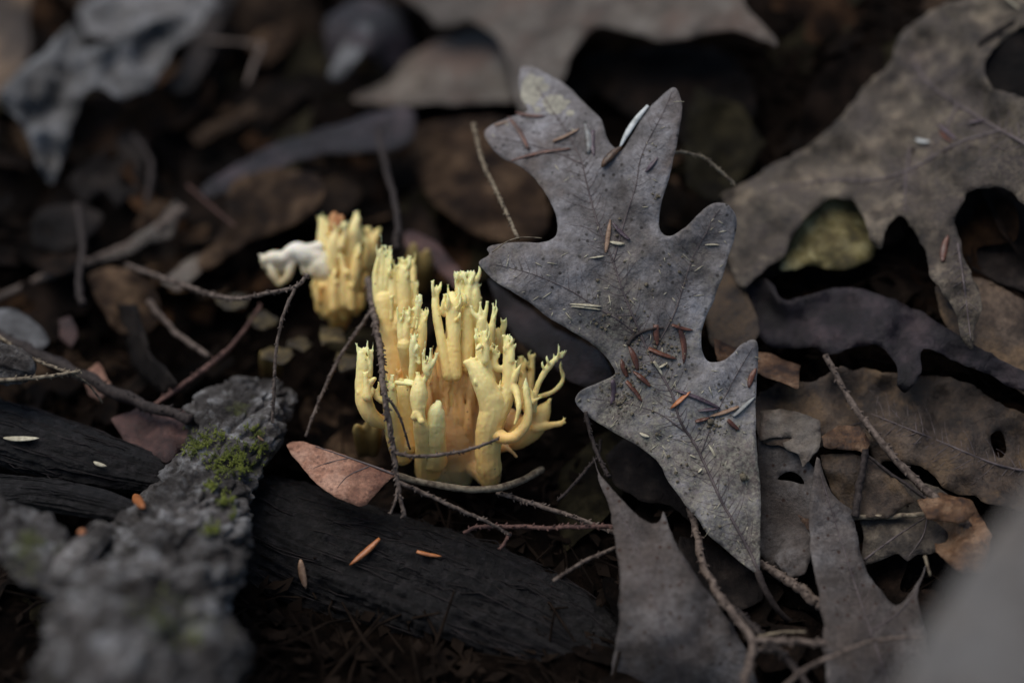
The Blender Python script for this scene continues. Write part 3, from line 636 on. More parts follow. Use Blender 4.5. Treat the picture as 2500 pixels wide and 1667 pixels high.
oak = leaf('oak_leaf', 'big grey mauve lobed oak leaf strewn with needles, standing beside the yellow fungus', 'leaf', OAK, OC, M['oak'], grid=10, relief=1.7, rs=105, edge=1.1, cup=0.0, thick=0.17, net=True,
    veins=[([(1854,1400),(1828,1342),(1784,1262),(1765,1231),(1729,1151),(1698,1087),(1662,1030),(1643,969),(1627,936),(1586,866),(1557,799),(1520,710),(1497,640),(1463,557),(1445,497),(1430,438),(1416,384),(1374,307),(1344,265),(1308,205)], 4.2, 1.6),
           ([(1497,640),(1526,536),(1553,452),(1567,378),(1618,277),(1640,226)], 2.2, 1.0), ([(1590,870),(1620,815),(1647,764),(1669,697),(1691,630),(1726,566),(1737,539),(1758,512)], 2.2, 1.0),
           ([(1575,835),(1513,783),(1468,758),(1404,716),(1353,691),(1296,668),(1210,646)], 2.2, 1.0), ([(1680,1060),(1610,1010),(1530,985),(1440,972)], 1.8, 0.8),
           ([(1710,1110),(1745,1020),(1790,930),(1838,848)], 1.8, 0.8), ([(1420,400),(1350,370),(1280,350),(1205,335)], 2.6, 1.0)],
    petiole=([(1850,1395,-8.4), (1868,1440,-10), (1905,1495,-9), (1950,1530,-4), (1990,1560,6)], 9, 6, M['twigdark']))
# pale patches of bleached skin on the curled top lobe
M['worn'] = plain_mat('worn_leaf_skin', (0.34, 0.32, 0.25), (0.20, 0.185, 0.15), 0.7, 0.2, 700)
_r = random.Random(4)
for (_cx, _cy, _rx, _ry) in [(1296,222,25,38),(1356,254,32,24),(1318,196,10,9),(1330,214,12,10),(1392,276,10,8),(1312,268,9,8)]:
    ol = np.array([(_cx + math.cos(a) * _rx * (1 + .42 * N3(math.cos(a) * 2.2 + _cx, math.sin(a) * 2.2, _cy)), _cy + math.sin(a) * _ry * (1 + .42 * N3(math.cos(a) * 2.2 + _cy, math.sin(a) * 2.2, _cx))) for a in np.linspace(0, 6.283, 28)[:-1]])
    n = len(ol); V = [P(_cx, _cy, oak.dep(_cx, _cy) - 0.10)] + [P(_cx + (u - _cx) * .55, _cy + (v - _cy) * .55, oak.dep(_cx + (u - _cx) * .55, _cy + (v - _cy) * .55) - 0.10) for u, v in ol] + [P(u, v, oak.dep(u, v) - 0.06) for u, v in ol]
    newobj('worn_patch', V, [(0, 1 + (q + 1) % n, 1 + q) for q in range(n)] + [(1 + q, 1 + (q + 1) % n, 1 + n + (q + 1) % n, 1 + n + q) for q in range(n)], M['worn'], oak.obj)

# ------------------------------------------------------------------ needles, husks and straw on the leaf
def needle(a, b, r, mat, label, dep, bend=0.0, lift=0.35, group='fallen needles on the big oak leaf', name='conifer_needle', cat='needle', flat=0.38, tip=0.0):
    a = np.array(a, float); b = np.array(b, float); n = 9; pa = []
    perp = np.array([-(b - a)[1], (b - a)[0]]); perp /= np.linalg.norm(perp) + 1e-9
    for i in range(n):
        t = i / (n - 1); q = a * (1 - t) + b * t + perp * bend * math.sin(t * math.pi)
        pa.append(P(q[0], q[1], dep(q[0], q[1]) - lift - tip * t))
    pr = random.choice([[0.3, 0.7, .95, 1.05, 1.05, 1, 0.85, 0.6, 0.12], [.75, .9, 1, 1, .95, .9, .8, .55, .1], [.15, .55, .8, .95, 1, 1, .9, .7, .5]])
    bend += random.uniform(-2, 2); lift *= .8
    o = newobj(name, *tube(pa, np.array(pr) * r * PX, 8, 0.1, random.random() * 9, flat), mat)
    tag(o, label, cat, group); return o
od = oak.dep
G = 'fallen needles on the big oak leaf'
NL = [
 ((1490,536),(1479,617),6,'ntan','reddish tan needle in a joined pair at the middle of the oak leaf',0),
 ((1495,542),(1538,586),6,'npurple','purple brown needle of a joined pair at the middle of the oak leaf',3),
 ((1576,420),(1606,384),6,'npurple','short needle near the vein of the pointed upper lobe of the oak leaf',0),
 ((1350,345),(1416,313),6,'ntan','blunt reddish needle below the pale patches of the oak leaf',2),
 ((1246,393),(1392,363),6,'nred','longest brown needle crossing the upper left lobe of the oak leaf',-5),
 ((1240,283),(1291,366),6,'nred','slanted brown needle at the notch of the oak leaf upper lobe',-4),
 ((1258,274),(1332,283),6,'nred','dark needle lying just below the pale patches of the oak leaf',4),
 ((1207,307),(1243,295),5,'ntan','short needle on the rim of the oak leaf upper left lobe',0),
 ((1448,319),(1451,381),7,'npurple','purple needle hanging at the notch between the oak leaf top lobes',4),
 ((1602,793),(1605,844),8,'nred','upright brown needle at the top of the needle heap on the oak leaf',1),
 ((1583,850),(1653,876),8,'nred','broad brown needle across the needle heap on the oak leaf',2),
 ((1656,793),(1669,888),8,'nred','long curved needle on the right of the needle heap on the oak leaf',-7),
 ((1640,793),(1693,806),6,'nred','short needle topping the right end of the needle heap on the oak leaf',2),
 ((1535,844),(1557,904),8,'nred','steep brown needle left of the needle heap on the oak leaf',-3),
 ((1517,876),(1532,920),7,'nred','short brown needle at the left rim of the oak leaf waist',2),
 ((1545,906),(1588,943),8,'nred','glossy brown needle under the steep one on the oak leaf',-2),
 ((1529,930),(1568,981),7,'nred','dark brown needle lowest on the left of the oak leaf waist',-2),
 ((1637,997),(1686,955),7,'norange','bright orange brown needle on the lower half of the oak leaf',0),
 ((1643,951),(1758,997),7,'npurple','long dark needle crossed by the bright orange one on the oak leaf',-4),
 ((1704,1003),(1755,997),6,'npurple','short dark needle touching the silver backed one on the oak leaf',0),
 ((1733,1016),(1803,992),7,'ntan','silver backed brown needle on the lower right of the oak leaf',2),
 ((1790,1016),(1844,968),6,'ngrey','pale grey needle reaching the right rim of the oak leaf',0),
 ((1777,1024),(1806,1049),7,'nred','short reddish needle below the silver backed one on the oak leaf',2),
 ((1698,1029),(1733,1019),6,'nred','small dark needle scrap left of the silver backed needle',0),
 ((1828,946),(1847,898),7,'nred','brown needle on the right rim under the oak leaf ear lobe',-3),
 ((1495,927),(1490,990),7,'npurple','dull curved needle on the lower left lobe of the oak leaf',-6)]
for a, b, r, m, lb, bd in NL: needle(a, b, r, M[m], lb, od, bd)
# straw slivers
GS = 'pale straw slivers on the big oak leaf'
for a, b, r, lb in [((1391,742),(1468,748),5,'pale straw bundle on the left lobe of the oak leaf, upper strand'), ((1393,748),(1466,756),4,'pale straw bundle on the left lobe of the oak leaf, lower strand'), ((1489,590),(1525,595),6,'thick pale wood sliver below the joined needles'),
    ((1439,630),(1474,625),3.2,'thin pale sliver below the reddish tan needle'), ((1721,598),(1757,598),3,'straight pale sliver on the round right lobe of the oak leaf'), ((1596,882),(1618,917),4.5,'white sliver of a crossed pair in the needle heap, long one'),
    ((1605,898),(1629,885),4,'white sliver of a crossed pair in the needle heap, short one'), ((1562,1056),(1586,1066),5,'stubby pale sliver on the lower oak leaf'), ((1730,1086),(1746,1114),4,'slanted pale sliver right of the oak leaf midrib'), ((1684,1110),(1698,1117),3,'short pale sliver left of the oak leaf midrib'), ((1704,1153),(1713,1143),3,'tiny pale sliver beside the lower oak leaf midrib')]:
    needle(a, b, r, M['straw'], lb, od, random.uniform(-2, 2), 0.3, GS, 'straw_sliver', 'straw')
needle((1469,408),(1517,358),11,M['huskbrown'],'dark brown insect husk on the pointed lobe of the oak leaf',od,-3,0.9,None,'insect_husk','husk',0.7)
needle((1512,362),(1582,258),8,M['huskwhite'],'white papery wing stuck along the pointed lobe of the oak leaf',od,-5,0.8,None,'insect_wing','wing',0.35)
needle((1428,301),(1437,374),8,M['ngrey'],'frayed pale green plant shred at the notch of the oak leaf top',od,-5,0.6,None,'plant_shred','plant shred',0.5)
pp = catmull([(1532,842),(1548,822),(1580,806),(1620,800)], 6)
tag(newobj('leaf_stalk', *tube([P(u, v, od(u, v) - .4) for u, v in pp], np.linspace(5, 2.5, len(pp)) * PX, 7, .3), M['twigdark']), 'thin bent dark stalk above the needle heap on the oak leaf', 'stalk')
mb = MB(); mc = MB()
random.seed(5)
for i in range(420):
    u = random.uniform(1180, 1850); v = random.uniform(230, 1390)
    if not inside(oak.ol, np.array([[u, v]]))[0]: continue
    if v < 560 and random.random() < 0.75: continue
    a = random.uniform(0, math.pi); l = random.choice([3, 4, 5, 7, 9, 13]); 
    q = [P(u + math.cos(a) * l * t, v + math.sin(a) * l * t, od(u + math.cos(a) * l * t, v + math.sin(a) * l * t) - 0.12) for t in (-1, 0, 1)]
    mb.add(tube(q, np.array([0.5, 1, 0.5]) * random.uniform(0.9, 1.7) * PX, 5))
def crumb(mb, u, v, r, dep):
    c = P(u, v, dep(u, v) - r * 0.05); bm = bmesh.new(); bmesh.ops.create_icosphere(bm, subdivisions=1, radius=r * PX)
    s = random.random() * 99
    V = [np.array(x.co) * (1 + 0.7 * N3(x.co.x * 2500 + s, x.co.y * 2500, x.co.z * 2500)) + c for x in bm.verts]
    F = [tuple(w.index for w in f.verts) for f in bm.faces]; bm.free(); mb.add((V, F))
for (cu, cv, sp, n) in [(1500,560,22,14),(1515,950,40,60),(1560,900,36,50),(1620,850,50,70),(1520,985,30,40),(1735,1030,30,35),(1780,1010,40,30),(1470,790,20,16),(1590,370,20,6),(1600,480,18,12),(1650,690,70,12),(1640,1150,170,90),(1540,760,90,25),(1545,830,16,20),(1815,1165,8,12)]:
    for i in range(n):
        u = random.gauss(cu, sp * .6); v = random.gauss(cv, sp * .6)
        if inside(oak.ol, np.array([[u, v]]))[0]: crumb(mc, u, v, random.choice([1.2, 1.5, 2, 2.5, 3, 4.5]), od)
o = newobj('plant_fibres', mb.V, mb.F, M['straw']); tag(o, 'fine pale plant fibres scattered over the big oak leaf', 'fibres', kind='stuff')
o = newobj('soil_crumbs', mc.V, mc.F, M['crumb'], smooth=False); tag(o, 'tiny soil crumbs and frass on the big oak leaf', 'crumbs', kind='stuff')
for (u, v, r, lb) in [(1511,984,7,'largest soil crumb on the lower left lobe of the oak leaf'), (1579,695,6,'round pale soil crumb in the middle of the oak leaf'), (1815,1165,9,'yellowish frass crumb on the lower right of the oak leaf'), (1735,1030,9,'pinkish bud scale among the needles on the lower right of the oak leaf')]:
    m_ = MB(); crumb(m_, u, v, r, od); tag(newobj('soil_crumb', m_.V, m_.F, M['crumb']), lb, 'crumb')

# ------------------------------------------------------------------ litter leaves
R1 = leaf('oak_leaf', 'large mottled brown oak leaf on the bank to the right, its lobe tips hanging down', 'leaf', ks([(1640,470),(1700,425),(1760,385),(1850,335),(1920,275),(1985,205),(2045,135),(2085,65),(2180,10),(2420,-60),(2420,40),(2352,62),(2290,100),(2265,150),(2285,205),(2352,222),(2430,215),(2430,500),(2352,470),(2300,432),(2235,440),(2202,480),(2203,560),(2232,620),(2252,690),(2245,750),(2232,803),(2215,770),(2185,705),(2140,645),(2135,600),(2105,545),(2070,495),(2040,520),(2022,568),(2000,545),(1985,490),(1950,458),(1900,458),(1855,495),(1825,540),(1795,590),(1750,615),(1712,658),(1690,640),(1660,560)]),
    ks([(1650,500,44),(1900,400,44),(2050,150,54),(2350,300,20),(2200,450,24),(2230,800,3),(1712,650,28),(2400,0,40),(2022,560,24),(2150,620,14)]), M['mottle'], grid=15, relief=4.5, rs=120, thick=0.22, cup=1.8, edge=5, net=True,
    veins=[(ks([(2420,380),(2352,330),(2280,290),(2200,240),(2130,190),(2090,120)]), 6, 3), (ks([(2300,300),(2200,330),(2090,390),(2000,415),(1900,415),(1760,440)]), 5, 2.4), (ks([(2090,340),(2080,420),(2080,490)]), 4, 2), (ks([(2200,560),(2215,660),(2230,780)]), 4, 1.6), (ks([(2200,240),(2150,330),(2090,340)]), 4, 2)])
rd = R1.dep
needle((2104*K,320*K),(2136*K,326*K),9,M['huskwhite'],'pale chip lying on the large mottled leaf',rd,2,0.6,None,'wood_chip','chip',.3)
needle((2155*K,285*K),(2198*K,322*K),7,M['npurple'],'purple needle of a pair on the large mottled leaf',rd,0,.6,None)
needle((2158*K,300*K),(2185*K,326*K),6,M['nred'],'brown needle tucked under the purple one on the large mottled leaf',rd,2,.5,None)
needle((2225*K,282*K),(2265*K,274*K),6,M['npurple'],'dark needle by the midrib of the large mottled leaf',rd,0,.5,None)
needle((2178*K,540*K),(2165*K,600*K),9,M['nred'],'reddish needle on the hanging lobe of the large mottled leaf',rd,3,.7,None)
needle((2300*K,-20),(2340*K,20),4,M['straw'],'pale sliver high on the large mottled leaf',rd,3,.5,None,'straw_sliver','straw')

def L_(name, label, pts, ctrl, mat, **kw):
    if not callable(ctrl): ctrl = ks(ctrl)
    return leaf(name, label, 'leaf', ks(pts), ctrl, M[mat], **kw)
L_('fallen_leaf','yellow olive blotched leaf seen through the gap under the mottled leaf',[(1790,610),(1830,520),(1880,450),(1960,430),(2010,490),(2000,590),(1930,618),(1860,612)],[(1800,600,34),(1900,450,44),(1990,590,33)],'yellowleaf',relief=2.5,rs=70)
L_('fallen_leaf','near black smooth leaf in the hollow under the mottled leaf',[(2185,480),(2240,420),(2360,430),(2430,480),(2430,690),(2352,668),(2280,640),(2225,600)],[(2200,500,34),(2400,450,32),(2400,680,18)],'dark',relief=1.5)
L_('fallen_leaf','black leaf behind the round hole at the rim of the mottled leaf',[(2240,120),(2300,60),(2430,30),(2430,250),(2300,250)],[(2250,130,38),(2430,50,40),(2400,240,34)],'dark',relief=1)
WET = L_('fallen_leaf','dark wet purplish leaf with a drooping lobe, under the mottled leaf',[(1665,630),(1720,650),(1760,640),(1800,690),(1880,670),(1960,660),(2060,690),(2150,740),(2230,785),(2352,850),(2420,890),(2352,900),(2230,845),(2130,803),(2112,812),(2118,850),(2085,900),(2065,890),(2055,835),(2020,795),(1960,800),(1900,812),(1860,795),(1780,800),(1740,770),(1700,720)],
    [(1670,640,34),(1760,780,22),(1900,680,24),(1950,800,14),(2085,895,6),(2080,800,11),(2230,810,10),(2400,890,6)],'wet',relief=5,rs=90,cup=2)
L_('leaf_scrap','tan folded leaf scrap beside the ear lobe of the big oak leaf',[(1640,780),(1700,800),(1770,815),(1840,838),(1835,893),(1780,872),(1720,850),(1650,830)],[(1640,790,10),(1840,840,12),(1830,890,4),(1700,850,8)],'orangeleaf',relief=3,rs=70,sharp=True)
L_('fallen_leaf','brown leaf sloping at the right behind the hanging lobe tip',[(2150,660),(2255,640),(2352,690),(2430,730),(2430,960),(2352,905),(2280,850),(2220,830)],[(2200,700,18),(2400,750,16),(2400,950,6),(2230,830,12)],'brown',relief=2)
L_('fallen_leaf','broad brown leaf with ragged holes under the grey brown stick',[(1745,900),(1850,870),(1960,850),(2080,860),(2200,880),(2352,950),(2440,1000),(2440,1190),(2300,1160),(2200,1130),(2120,1080),(2040,1060),(2010,1085),(1990,1030),(1900,1020),(1870,1060),(1830,1030),(1750,1020)],[(1750,900,14),(1750,1020,7),(2100,870,13),(2100,1080,4),(2430,1000,8),(2430,1180,-2)],'brown',relief=4.0,rs=110,cup=1.5,net=True,edge=6,
   holes=[ks([(2275,1000),(2300,990),(2312,1030),(2300,1052),(2285,1040)])], veins=[(ks([(2430,1090),(2300,1070),(2150,1010),(2000,950)]),4,1.5)])
L_('fallen_leaf','smooth mauve leaf with a curled slit, right of the lower oak leaf',[(1742,1000),(1790,1012),(1830,1035),(1862,1062),(1878,1100),(1872,1200),(1842,1292),(1790,1300),(1740,1260),(1725,1150)],[(1745,1010,8),(1870,1100,1),(1840,1290,-6),(1745,1250,2)],'greybrown',relief=1.6,rs=90, holes=[ks([(1785,1100),(1810,1082),(1835,1090),(1848,1112),(1815,1104)])], cup=1.0)
L_('fallen_leaf','veined olive brown leaf piece with a toothed lower edge, right of the speckled leaf',[(1975,1190),(2000,1160),(2040,1110),(2085,1100),(2140,1110),(2185,1140),(2190,1200),(2170,1262),(2110,1272),(2085,1290),(2065,1270),(2010,1290),(1985,1296)],[(1980,1200,-2),(2040,1110,3),(2180,1150,-2),(2160,1265,-9),(1990,1290,-7)],'mottle',relief=2.0,rs=80,sharp=True,veins=[(ks([(1985,1285),(2060,1230),(2130,1185)]),3,1.2),(ks([(2130,1185),(2120,1230),(2085,1280)]),2,.8)])
L_('fallen_leaf','orange brown crumpled leaf beside the blurred leaf at the stick end',[(2105,1150),(2160,1125),(2230,1150),(2280,1230),(2260,1310),(2200,1310),(2150,1265),(2140,1190)],[(2110,1150,-2),(2230,1150,-3),(2260,1300,-18),(2160,1270,-12)],'orangeleaf',sharp=True,relief=4.5,rs=80,cup=1)
FR2 = L_('oak_leaf','grey tan oak leaf with dark flecks and a thorn like lobe tip',[(1876,1050),(1890,1090),(1925,1150),(1960,1178),(1975,1260),(1990,1310),(2020,1352),(2050,1388),(2078,1380),(2105,1345),(2128,1290),(2110,1368),(2122,1440),(2140,1640),(2100,1720),(1930,1720),(1905,1640),(1895,1500),(1885,1400),(1870,1300),(1862,1210),(1868,1120)],[(1876,1050,-3),(1870,1250,-10),(1960,1200,-6),(2050,1390,-16),(2128,1290,-11),(1900,1600,-30),(2120,1600,-26),(2000,1450,-22)],'greybrown',relief=2.0,rs=110,cup=.8,net=True,veins=[(ks([(2060,1700),(2035,1560),(2000,1450),(1960,1330),(1925,1220),(1885,1090)]),3,1.2),(ks([(2000,1450),(2060,1410),(2110,1350)]),2,.8)])
FR1 = L_('oak_leaf','grey brown oak leaf with a long thin tip in front, below the dark hollow',[(1360,1050),(1375,1085),(1405,1120),(1440,1160),(1480,1195),(1500,1202),(1518,1192),(1527,1172),(1536,1215),(1560,1260),(1600,1320),(1650,1390),(1690,1450),(1725,1520),(1760,1640),(1770,1740),(1400,1760),(1385,1640),(1410,1500),(1425,1400),(1415,1250),(1400,1180),(1378,1110)],[(1362,1055,-4),(1425,1300,-19),(1527,1175,-9),(1500,1300,-21),(1640,1390,-20),(1420,1500,-22),(1530,1440,-28),(1560,1560,-24),(1720,1560,-20),(1420,1640,-14),(1580,1740,-8)],'greybrown',relief=1.8,rs=120,cup=1.0,net=True,veins=[(ks([(1590,1740),(1560,1560),(1510,1400),(1460,1250),(1400,1130)]),2.4,.8)])
L_('oak_leaf','blurred grey leaf standing up right in front, its blade leaning across the lower right corner',[(2470,1000),(2352,1130),(2250,1260),(2150,1400),(2060,1568),(2010,1720),(2020,2000),(2080,2400),(2300,2700),(2800,2700),(2900,1800),(2800,1200),(2620,960)],[(2400,1080,-142),(2150,1400,-150),(2060,1700,-158),(2800,1200,-142),(2100,2400,-135),(2300,2690,-118),(2800,2690,-122),(2400,1700,-165)],'corner',grid=50,relief=2,rs=300,thick=.4)
PK = L_('fallen_leaf','small pinkish brown leaf with curved stalk at the foot of the fungus',[(655,1020),(690,1012),(725,1022),(790,1045),(850,1066),(908,1088),(897,1102),(872,1118),(855,1140),(835,1162),(790,1148),(740,1122),(708,1090),(680,1052)],[(660,1025,8),(700,1090,2),(790,1050,3),(905,1090,-1),(835,1160,-4),(780,1110,-3)],'pink',relief=.8,rs=80,cup=1.2,veins=[(ks([(905,1089),(850,1068),(790,1047),(725,1025)]),3.4,1.4),(ks([(850,1070),(800,1092),(775,1120)]),1.8,.8),(ks([(800,1052),(755,1062),(720,1075)]),1.8,.8)],
   petiole=(ks([(898,1086,-1),(960,1105,-2),(1060,1122,-2),(1130,1122,0),(1190,1107,4),(1245,1078,12)]),8,9.5,M['twigpale']))
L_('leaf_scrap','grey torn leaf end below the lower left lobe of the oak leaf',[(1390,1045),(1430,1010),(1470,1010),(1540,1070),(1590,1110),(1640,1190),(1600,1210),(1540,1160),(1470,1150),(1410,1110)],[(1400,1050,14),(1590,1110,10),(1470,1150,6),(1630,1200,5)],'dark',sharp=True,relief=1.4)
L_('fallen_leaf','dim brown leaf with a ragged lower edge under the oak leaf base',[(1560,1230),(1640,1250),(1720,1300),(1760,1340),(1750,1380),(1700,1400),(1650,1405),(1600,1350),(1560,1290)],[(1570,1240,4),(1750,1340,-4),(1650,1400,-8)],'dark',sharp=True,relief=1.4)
L_('leaf_scrap','orange tinted leaf corner between the mauve leaf and the speckled leaf',[(1830,1180),(1850,1190),(1890,1195),(1900,1240),(1870,1235)],[(1830,1180,-2),(1890,1195,-5),(1890,1240,-7)],'orangeleaf',grid=10,sharp=True,relief=.6)
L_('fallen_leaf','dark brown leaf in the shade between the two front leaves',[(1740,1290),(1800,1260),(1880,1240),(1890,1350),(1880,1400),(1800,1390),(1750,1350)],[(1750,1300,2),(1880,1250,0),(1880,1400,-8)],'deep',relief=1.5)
L_('leaf_scrap','ragged grey leaf scrap above the speckled leaf',[(1790,990),(1850,960),(1880,980),(1870,1050),(1840,1015),(1800,1030)],[(1790,990,8),(1880,980,5),(1850,1040,3)],'brown',grid=12,sharp=True,relief=1.2)
for _k, (_u, _v, _d, _lb) in enumerate([(535,690,44,'ochre rotting leaf scrap under the beaded twig'),(600,735,40,'olive yellow leaf scrap between the beaded twig and the smaller fungus'),(690,790,34,'ochre leaf scrap below the smaller coral fungus'),(760,770,32,'tan yellow leaf scrap at the right foot of the smaller fungus'),(800,830,24,'ochre shred beside the slanting side twig left of the large fungus'),(640,815,30,'brown yellow leaf shred behind the mossy bark top')]):
    _r = random.Random(_k + 5); _pts = []
    for _a in range(9):
        _an = _a / 9 * 6.283; _rr = _r.uniform(.55, 1.1); _pts.append((_u + math.cos(_an) * 42 * _rr, _v + math.sin(_an) * 26 * _rr))
    L_('leaf_scrap', _lb, _pts, [(_u - 40, _v, _d + 2), (_u + 40, _v - 10, _d + 3), (_u, _v + 25, _d - 4)], 'ochreleaf', grid=10, relief=3, rs=50, sharp=True, cup=1.5)
# upper and left background
L_('fallen_leaf','pale blue grey leaf with a drooping point in the far left litter',[(0,215),(60,150),(110,110),(160,58),(185,70),(200,110),(260,90),(330,60),(430,30),(405,90),(372,165),(352,198),(318,215),(280,228),(240,210),(205,205),(180,250),(155,330),(122,418),(95,390),(70,330),(40,270),(10,250)],[(10,230,96),(170,70,112),(420,40,120),(340,200,100),(120,415,88),(220,200,98)],'grey',relief=8,rs=85,cup=4)
L_('fallen_leaf','olive brown leaf at the far left edge beside the black hollow',[(-80,-60),(60,-50),(66,40),(72,110),(40,190),(-80,250)],[(-60,-40,140),(60,-20,136),(50,190,120)],'brown',relief=3)
L_('fallen_leaf','dim grey crumpled leaf at the top left behind the pale one',[(180,40),(230,-10),(420,-60),(500,0),(460,70),(360,120),(260,130)],[(190,30,140),(460,-20,146),(350,120,128)],'grey',relief=5,rs=90,cup=2)
L_('fallen_leaf','dark curled leaf rolled like a cup in the far litter',[(745,70),(785,15),(850,-5),(915,30),(950,95),(940,150),(890,168),(850,130),(800,140),(765,165)],[(750,70,122),(850,0,138),(850,80,116),(940,120,134),(770,160,122)],'wet',relief=3,cup=3)
L_('fallen_leaf','arched grey tan leaf behind the fungus, with a black gap above it',[(810,228),(880,190),(930,140),(990,100),(1050,82),(1110,72),(1150,95),(1168,160),(1176,228),(1100,234),(1000,238),(900,244)],[(820,225,112),(1000,110,128),(1170,220,104),(1000,235,108),(1120,80,124)],'tan',relief=2.5,rs=150)
L_('oak_leaf','wide grey tan oak leaf across the top, with a sharp lobe pointing right',[(860,-80),(940,0),(1010,58),(1080,52),(1130,78),(1160,130),(1175,200),(1190,250),(1235,250),(1290,180),(1315,120),(1370,65),(1450,78),(1530,98),(1600,80),(1680,70),(1745,92),(1788,107),(1755,60),(1705,5),(1670,-90)],[(900,-60,140),(1010,55,120),(1200,240,84),(1290,160,90),(1788,107,62),(1600,70,78),(1400,60,92),(1300,-60,112),(1660,-60,84)],'tan',grid=18,relief=2.5,rs=170,cup=1.5)
L_('fallen_leaf','purplish strip of a dark leaf lying behind the smaller fungus',[(460,438),(520,390),(600,348),(700,308),(800,278),(900,248),(948,255),(946,322),(880,348),(760,352),(650,382),(560,424),(490,450)],[(470,440,80),(700,310,94),(930,250,96),(930,330,86),(600,390,84)],'wet',relief=3,rs=120,cup=2)
L_('fallen_leaf','brown shaded leaf behind the thin twig, left of the big oak leaf',[(950,300),(1060,270),(1180,280),(1240,380),(1260,520),(1180,560),(1080,530),(1000,470),(950,390)],[(960,300,98),(1200,300,88),(1230,530,64),(1050,520,72)],'deepbrown',relief=4)
L_('fallen_leaf','pinkish grey leaf edge arching behind the main fungus tips',[(935,530),(985,545),(1030,590),(1075,640),(1090,680),(1040,660),(990,600),(940,570)],[(940,540,56),(1080,670,40),(1030,590,50)],'redleaf',grid=12,relief=1.5)
L_('fallen_leaf','tan broad blade slanting in the litter left of the smaller fungus',[(370,650),(430,598),(540,525),(565,542),(485,605),(405,668)],[(380,650,56),(550,530,70),(480,600,60)],'tan',grid=12,sharp=True,relief=1.2)
L_('fallen_leaf','dark brown leaf behind the smaller fungus top',[(520,440),(640,400),(760,390),(830,440),(780,500),(640,520),(540,520)],[(530,480,80),(800,420,84),(640,510,72)],'deepbrown',relief=3)
L_('fallen_leaf','dull grey leaf patch between straws in the left background',[(150,420),(230,350),(300,290),(335,330),(320,440),(270,480),(240,430),(190,470)],[(180,420,90),(320,340,98),(270,470,84)],'dark',relief=5,rs=90,sharp=True,cup=2)
L_('fallen_leaf','blue grey leaf corner at the left edge above the small bark piece',[(-60,720),(40,712),(90,748),(112,792),(60,806),(-60,790)],[(-40,730,40),(90,750,38),(60,800,32)],'grey',grid=14,relief=1.5)
L_('fallen_leaf','brown strip of leaf slanting below the tan blade',[(262,700),(312,695),(330,760),(345,808),(405,880),(372,905),(330,870),(300,842),(285,770)],[(280,700,46),(380,890,26),(330,800,36)],'dark',grid=14,sharp=True,relief=1.5)
L_('fallen_leaf','reddish brown crumpled leaf left of the mossy bark block',[(255,965),(330,925),(430,945),(450,1000),(385,1065),(300,1028)],[(260,965,20),(430,950,18),(390,1060,6)],'redleaf',grid=14,sharp=True,relief=3,rs=60,cup=1)
L_('leaf_scrap','red leaf scrap in the left background by the blue grey corner',[(135,735),(165,725),(180,770),(160,800),(135,775)],[(140,735,46),(170,790,40),(180,760,42)],'redleaf',grid=10,sharp=True,relief=1)
L_('leaf_scrap','pinkish pale leaf scrap in the left background below the red one',[(190,860),(225,835),(255,880),(230,920),(200,905)],[(195,860,32),(250,880,28),(220,915,24)],'pink',grid=10,sharp=True,relief=1.5)
L_('fallen_leaf','dark mauve leaf behind the right branches of the main fungus',[(1120,640),(1200,700),(1290,760),(1390,820),(1400,900),(1320,880),(1240,820),(1170,760)],[(1130,650,40),(1390,830,20),(1330,880,20),(1200,780,32)],'wet',grid=16,relief=2.5,rs=90,cup=1)
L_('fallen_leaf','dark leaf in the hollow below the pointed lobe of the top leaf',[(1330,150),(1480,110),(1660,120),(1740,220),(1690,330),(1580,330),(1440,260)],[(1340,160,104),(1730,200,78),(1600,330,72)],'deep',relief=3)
L_('fallen_leaf','olive brown shaded leaf behind the thin beaded twig, right of the oak leaf top',[(1600,200),(1700,240),(1760,330),(1700,420),(1640,470),(1580,430),(1570,320)],[(1600,220,74),(1750,330,60),(1640,470,48)],'deepolive',relief=4,rs=80,sharp=True,cup=2)
L_('fallen_leaf','brown leaf below the round right lobe of the big oak leaf',[(1610,640),(1690,600),(1720,680),(1745,760),(1700,810),(1640,800)],[(1620,640,34),(1720,680,26),(1680,800,18)],'brown',relief=1.6)

QA = lambda p: [(x / 2.0494, y / 2.0494) + tuple(r) for x, y, *r in p]
QB = lambda p: [((1465 + x / 1.992) / K, (880 + y / 1.992) / K) + tuple(r) for x, y, *r in p]
L_('fallen_leaf','dark orange brown leaf in the shade under the pale blue grey one',QA([(340,500),(480,440),(600,470),(720,420),(860,340),(1010,400),(960,500),(880,580),(760,620),(640,720),(480,740),(330,660)]),QA([(350,500,108),(1000,400,118),(500,730,98)]),'deeporange',relief=5,cup=2)
L_('fallen_leaf','pale torn leaf tip ending the long brown straw in the left background',QA([(470,1235),(640,1110),(750,1040),(825,945),(862,985),(810,1100),(690,1160),(560,1215)]),QA([(480,1230,66),(830,950,78),(800,1100,72)]),'tan',grid=12,relief=2.5,rs=60,sharp=True,cup=1)
L_('fallen_leaf','brown shaded leaf sloping up left of the smaller fungus top',QA([(1080,880),(1250,800),(1500,830),(1480,1000),(1330,1080),(1150,1150),(1000,1260),(930,1240),(1060,1040)]),QA([(1100,900,78),(1480,850,72),(950,1240,60)]),'deepbrown',relief=4,rs=110,cup=2)
L_('fallen_leaf','grey streak painting in the highlight of the dark curled cup leaf',QA([(1550,360),(1600,230),(1660,140),(1740,110),(1730,200),(1670,300),(1600,370)]),QA([(1560,350,112),(1730,120,120),(1670,300,112)]),'grey',grid=14,relief=3,rs=60)  # separate grey blade added as the bright strip on the curled leaf
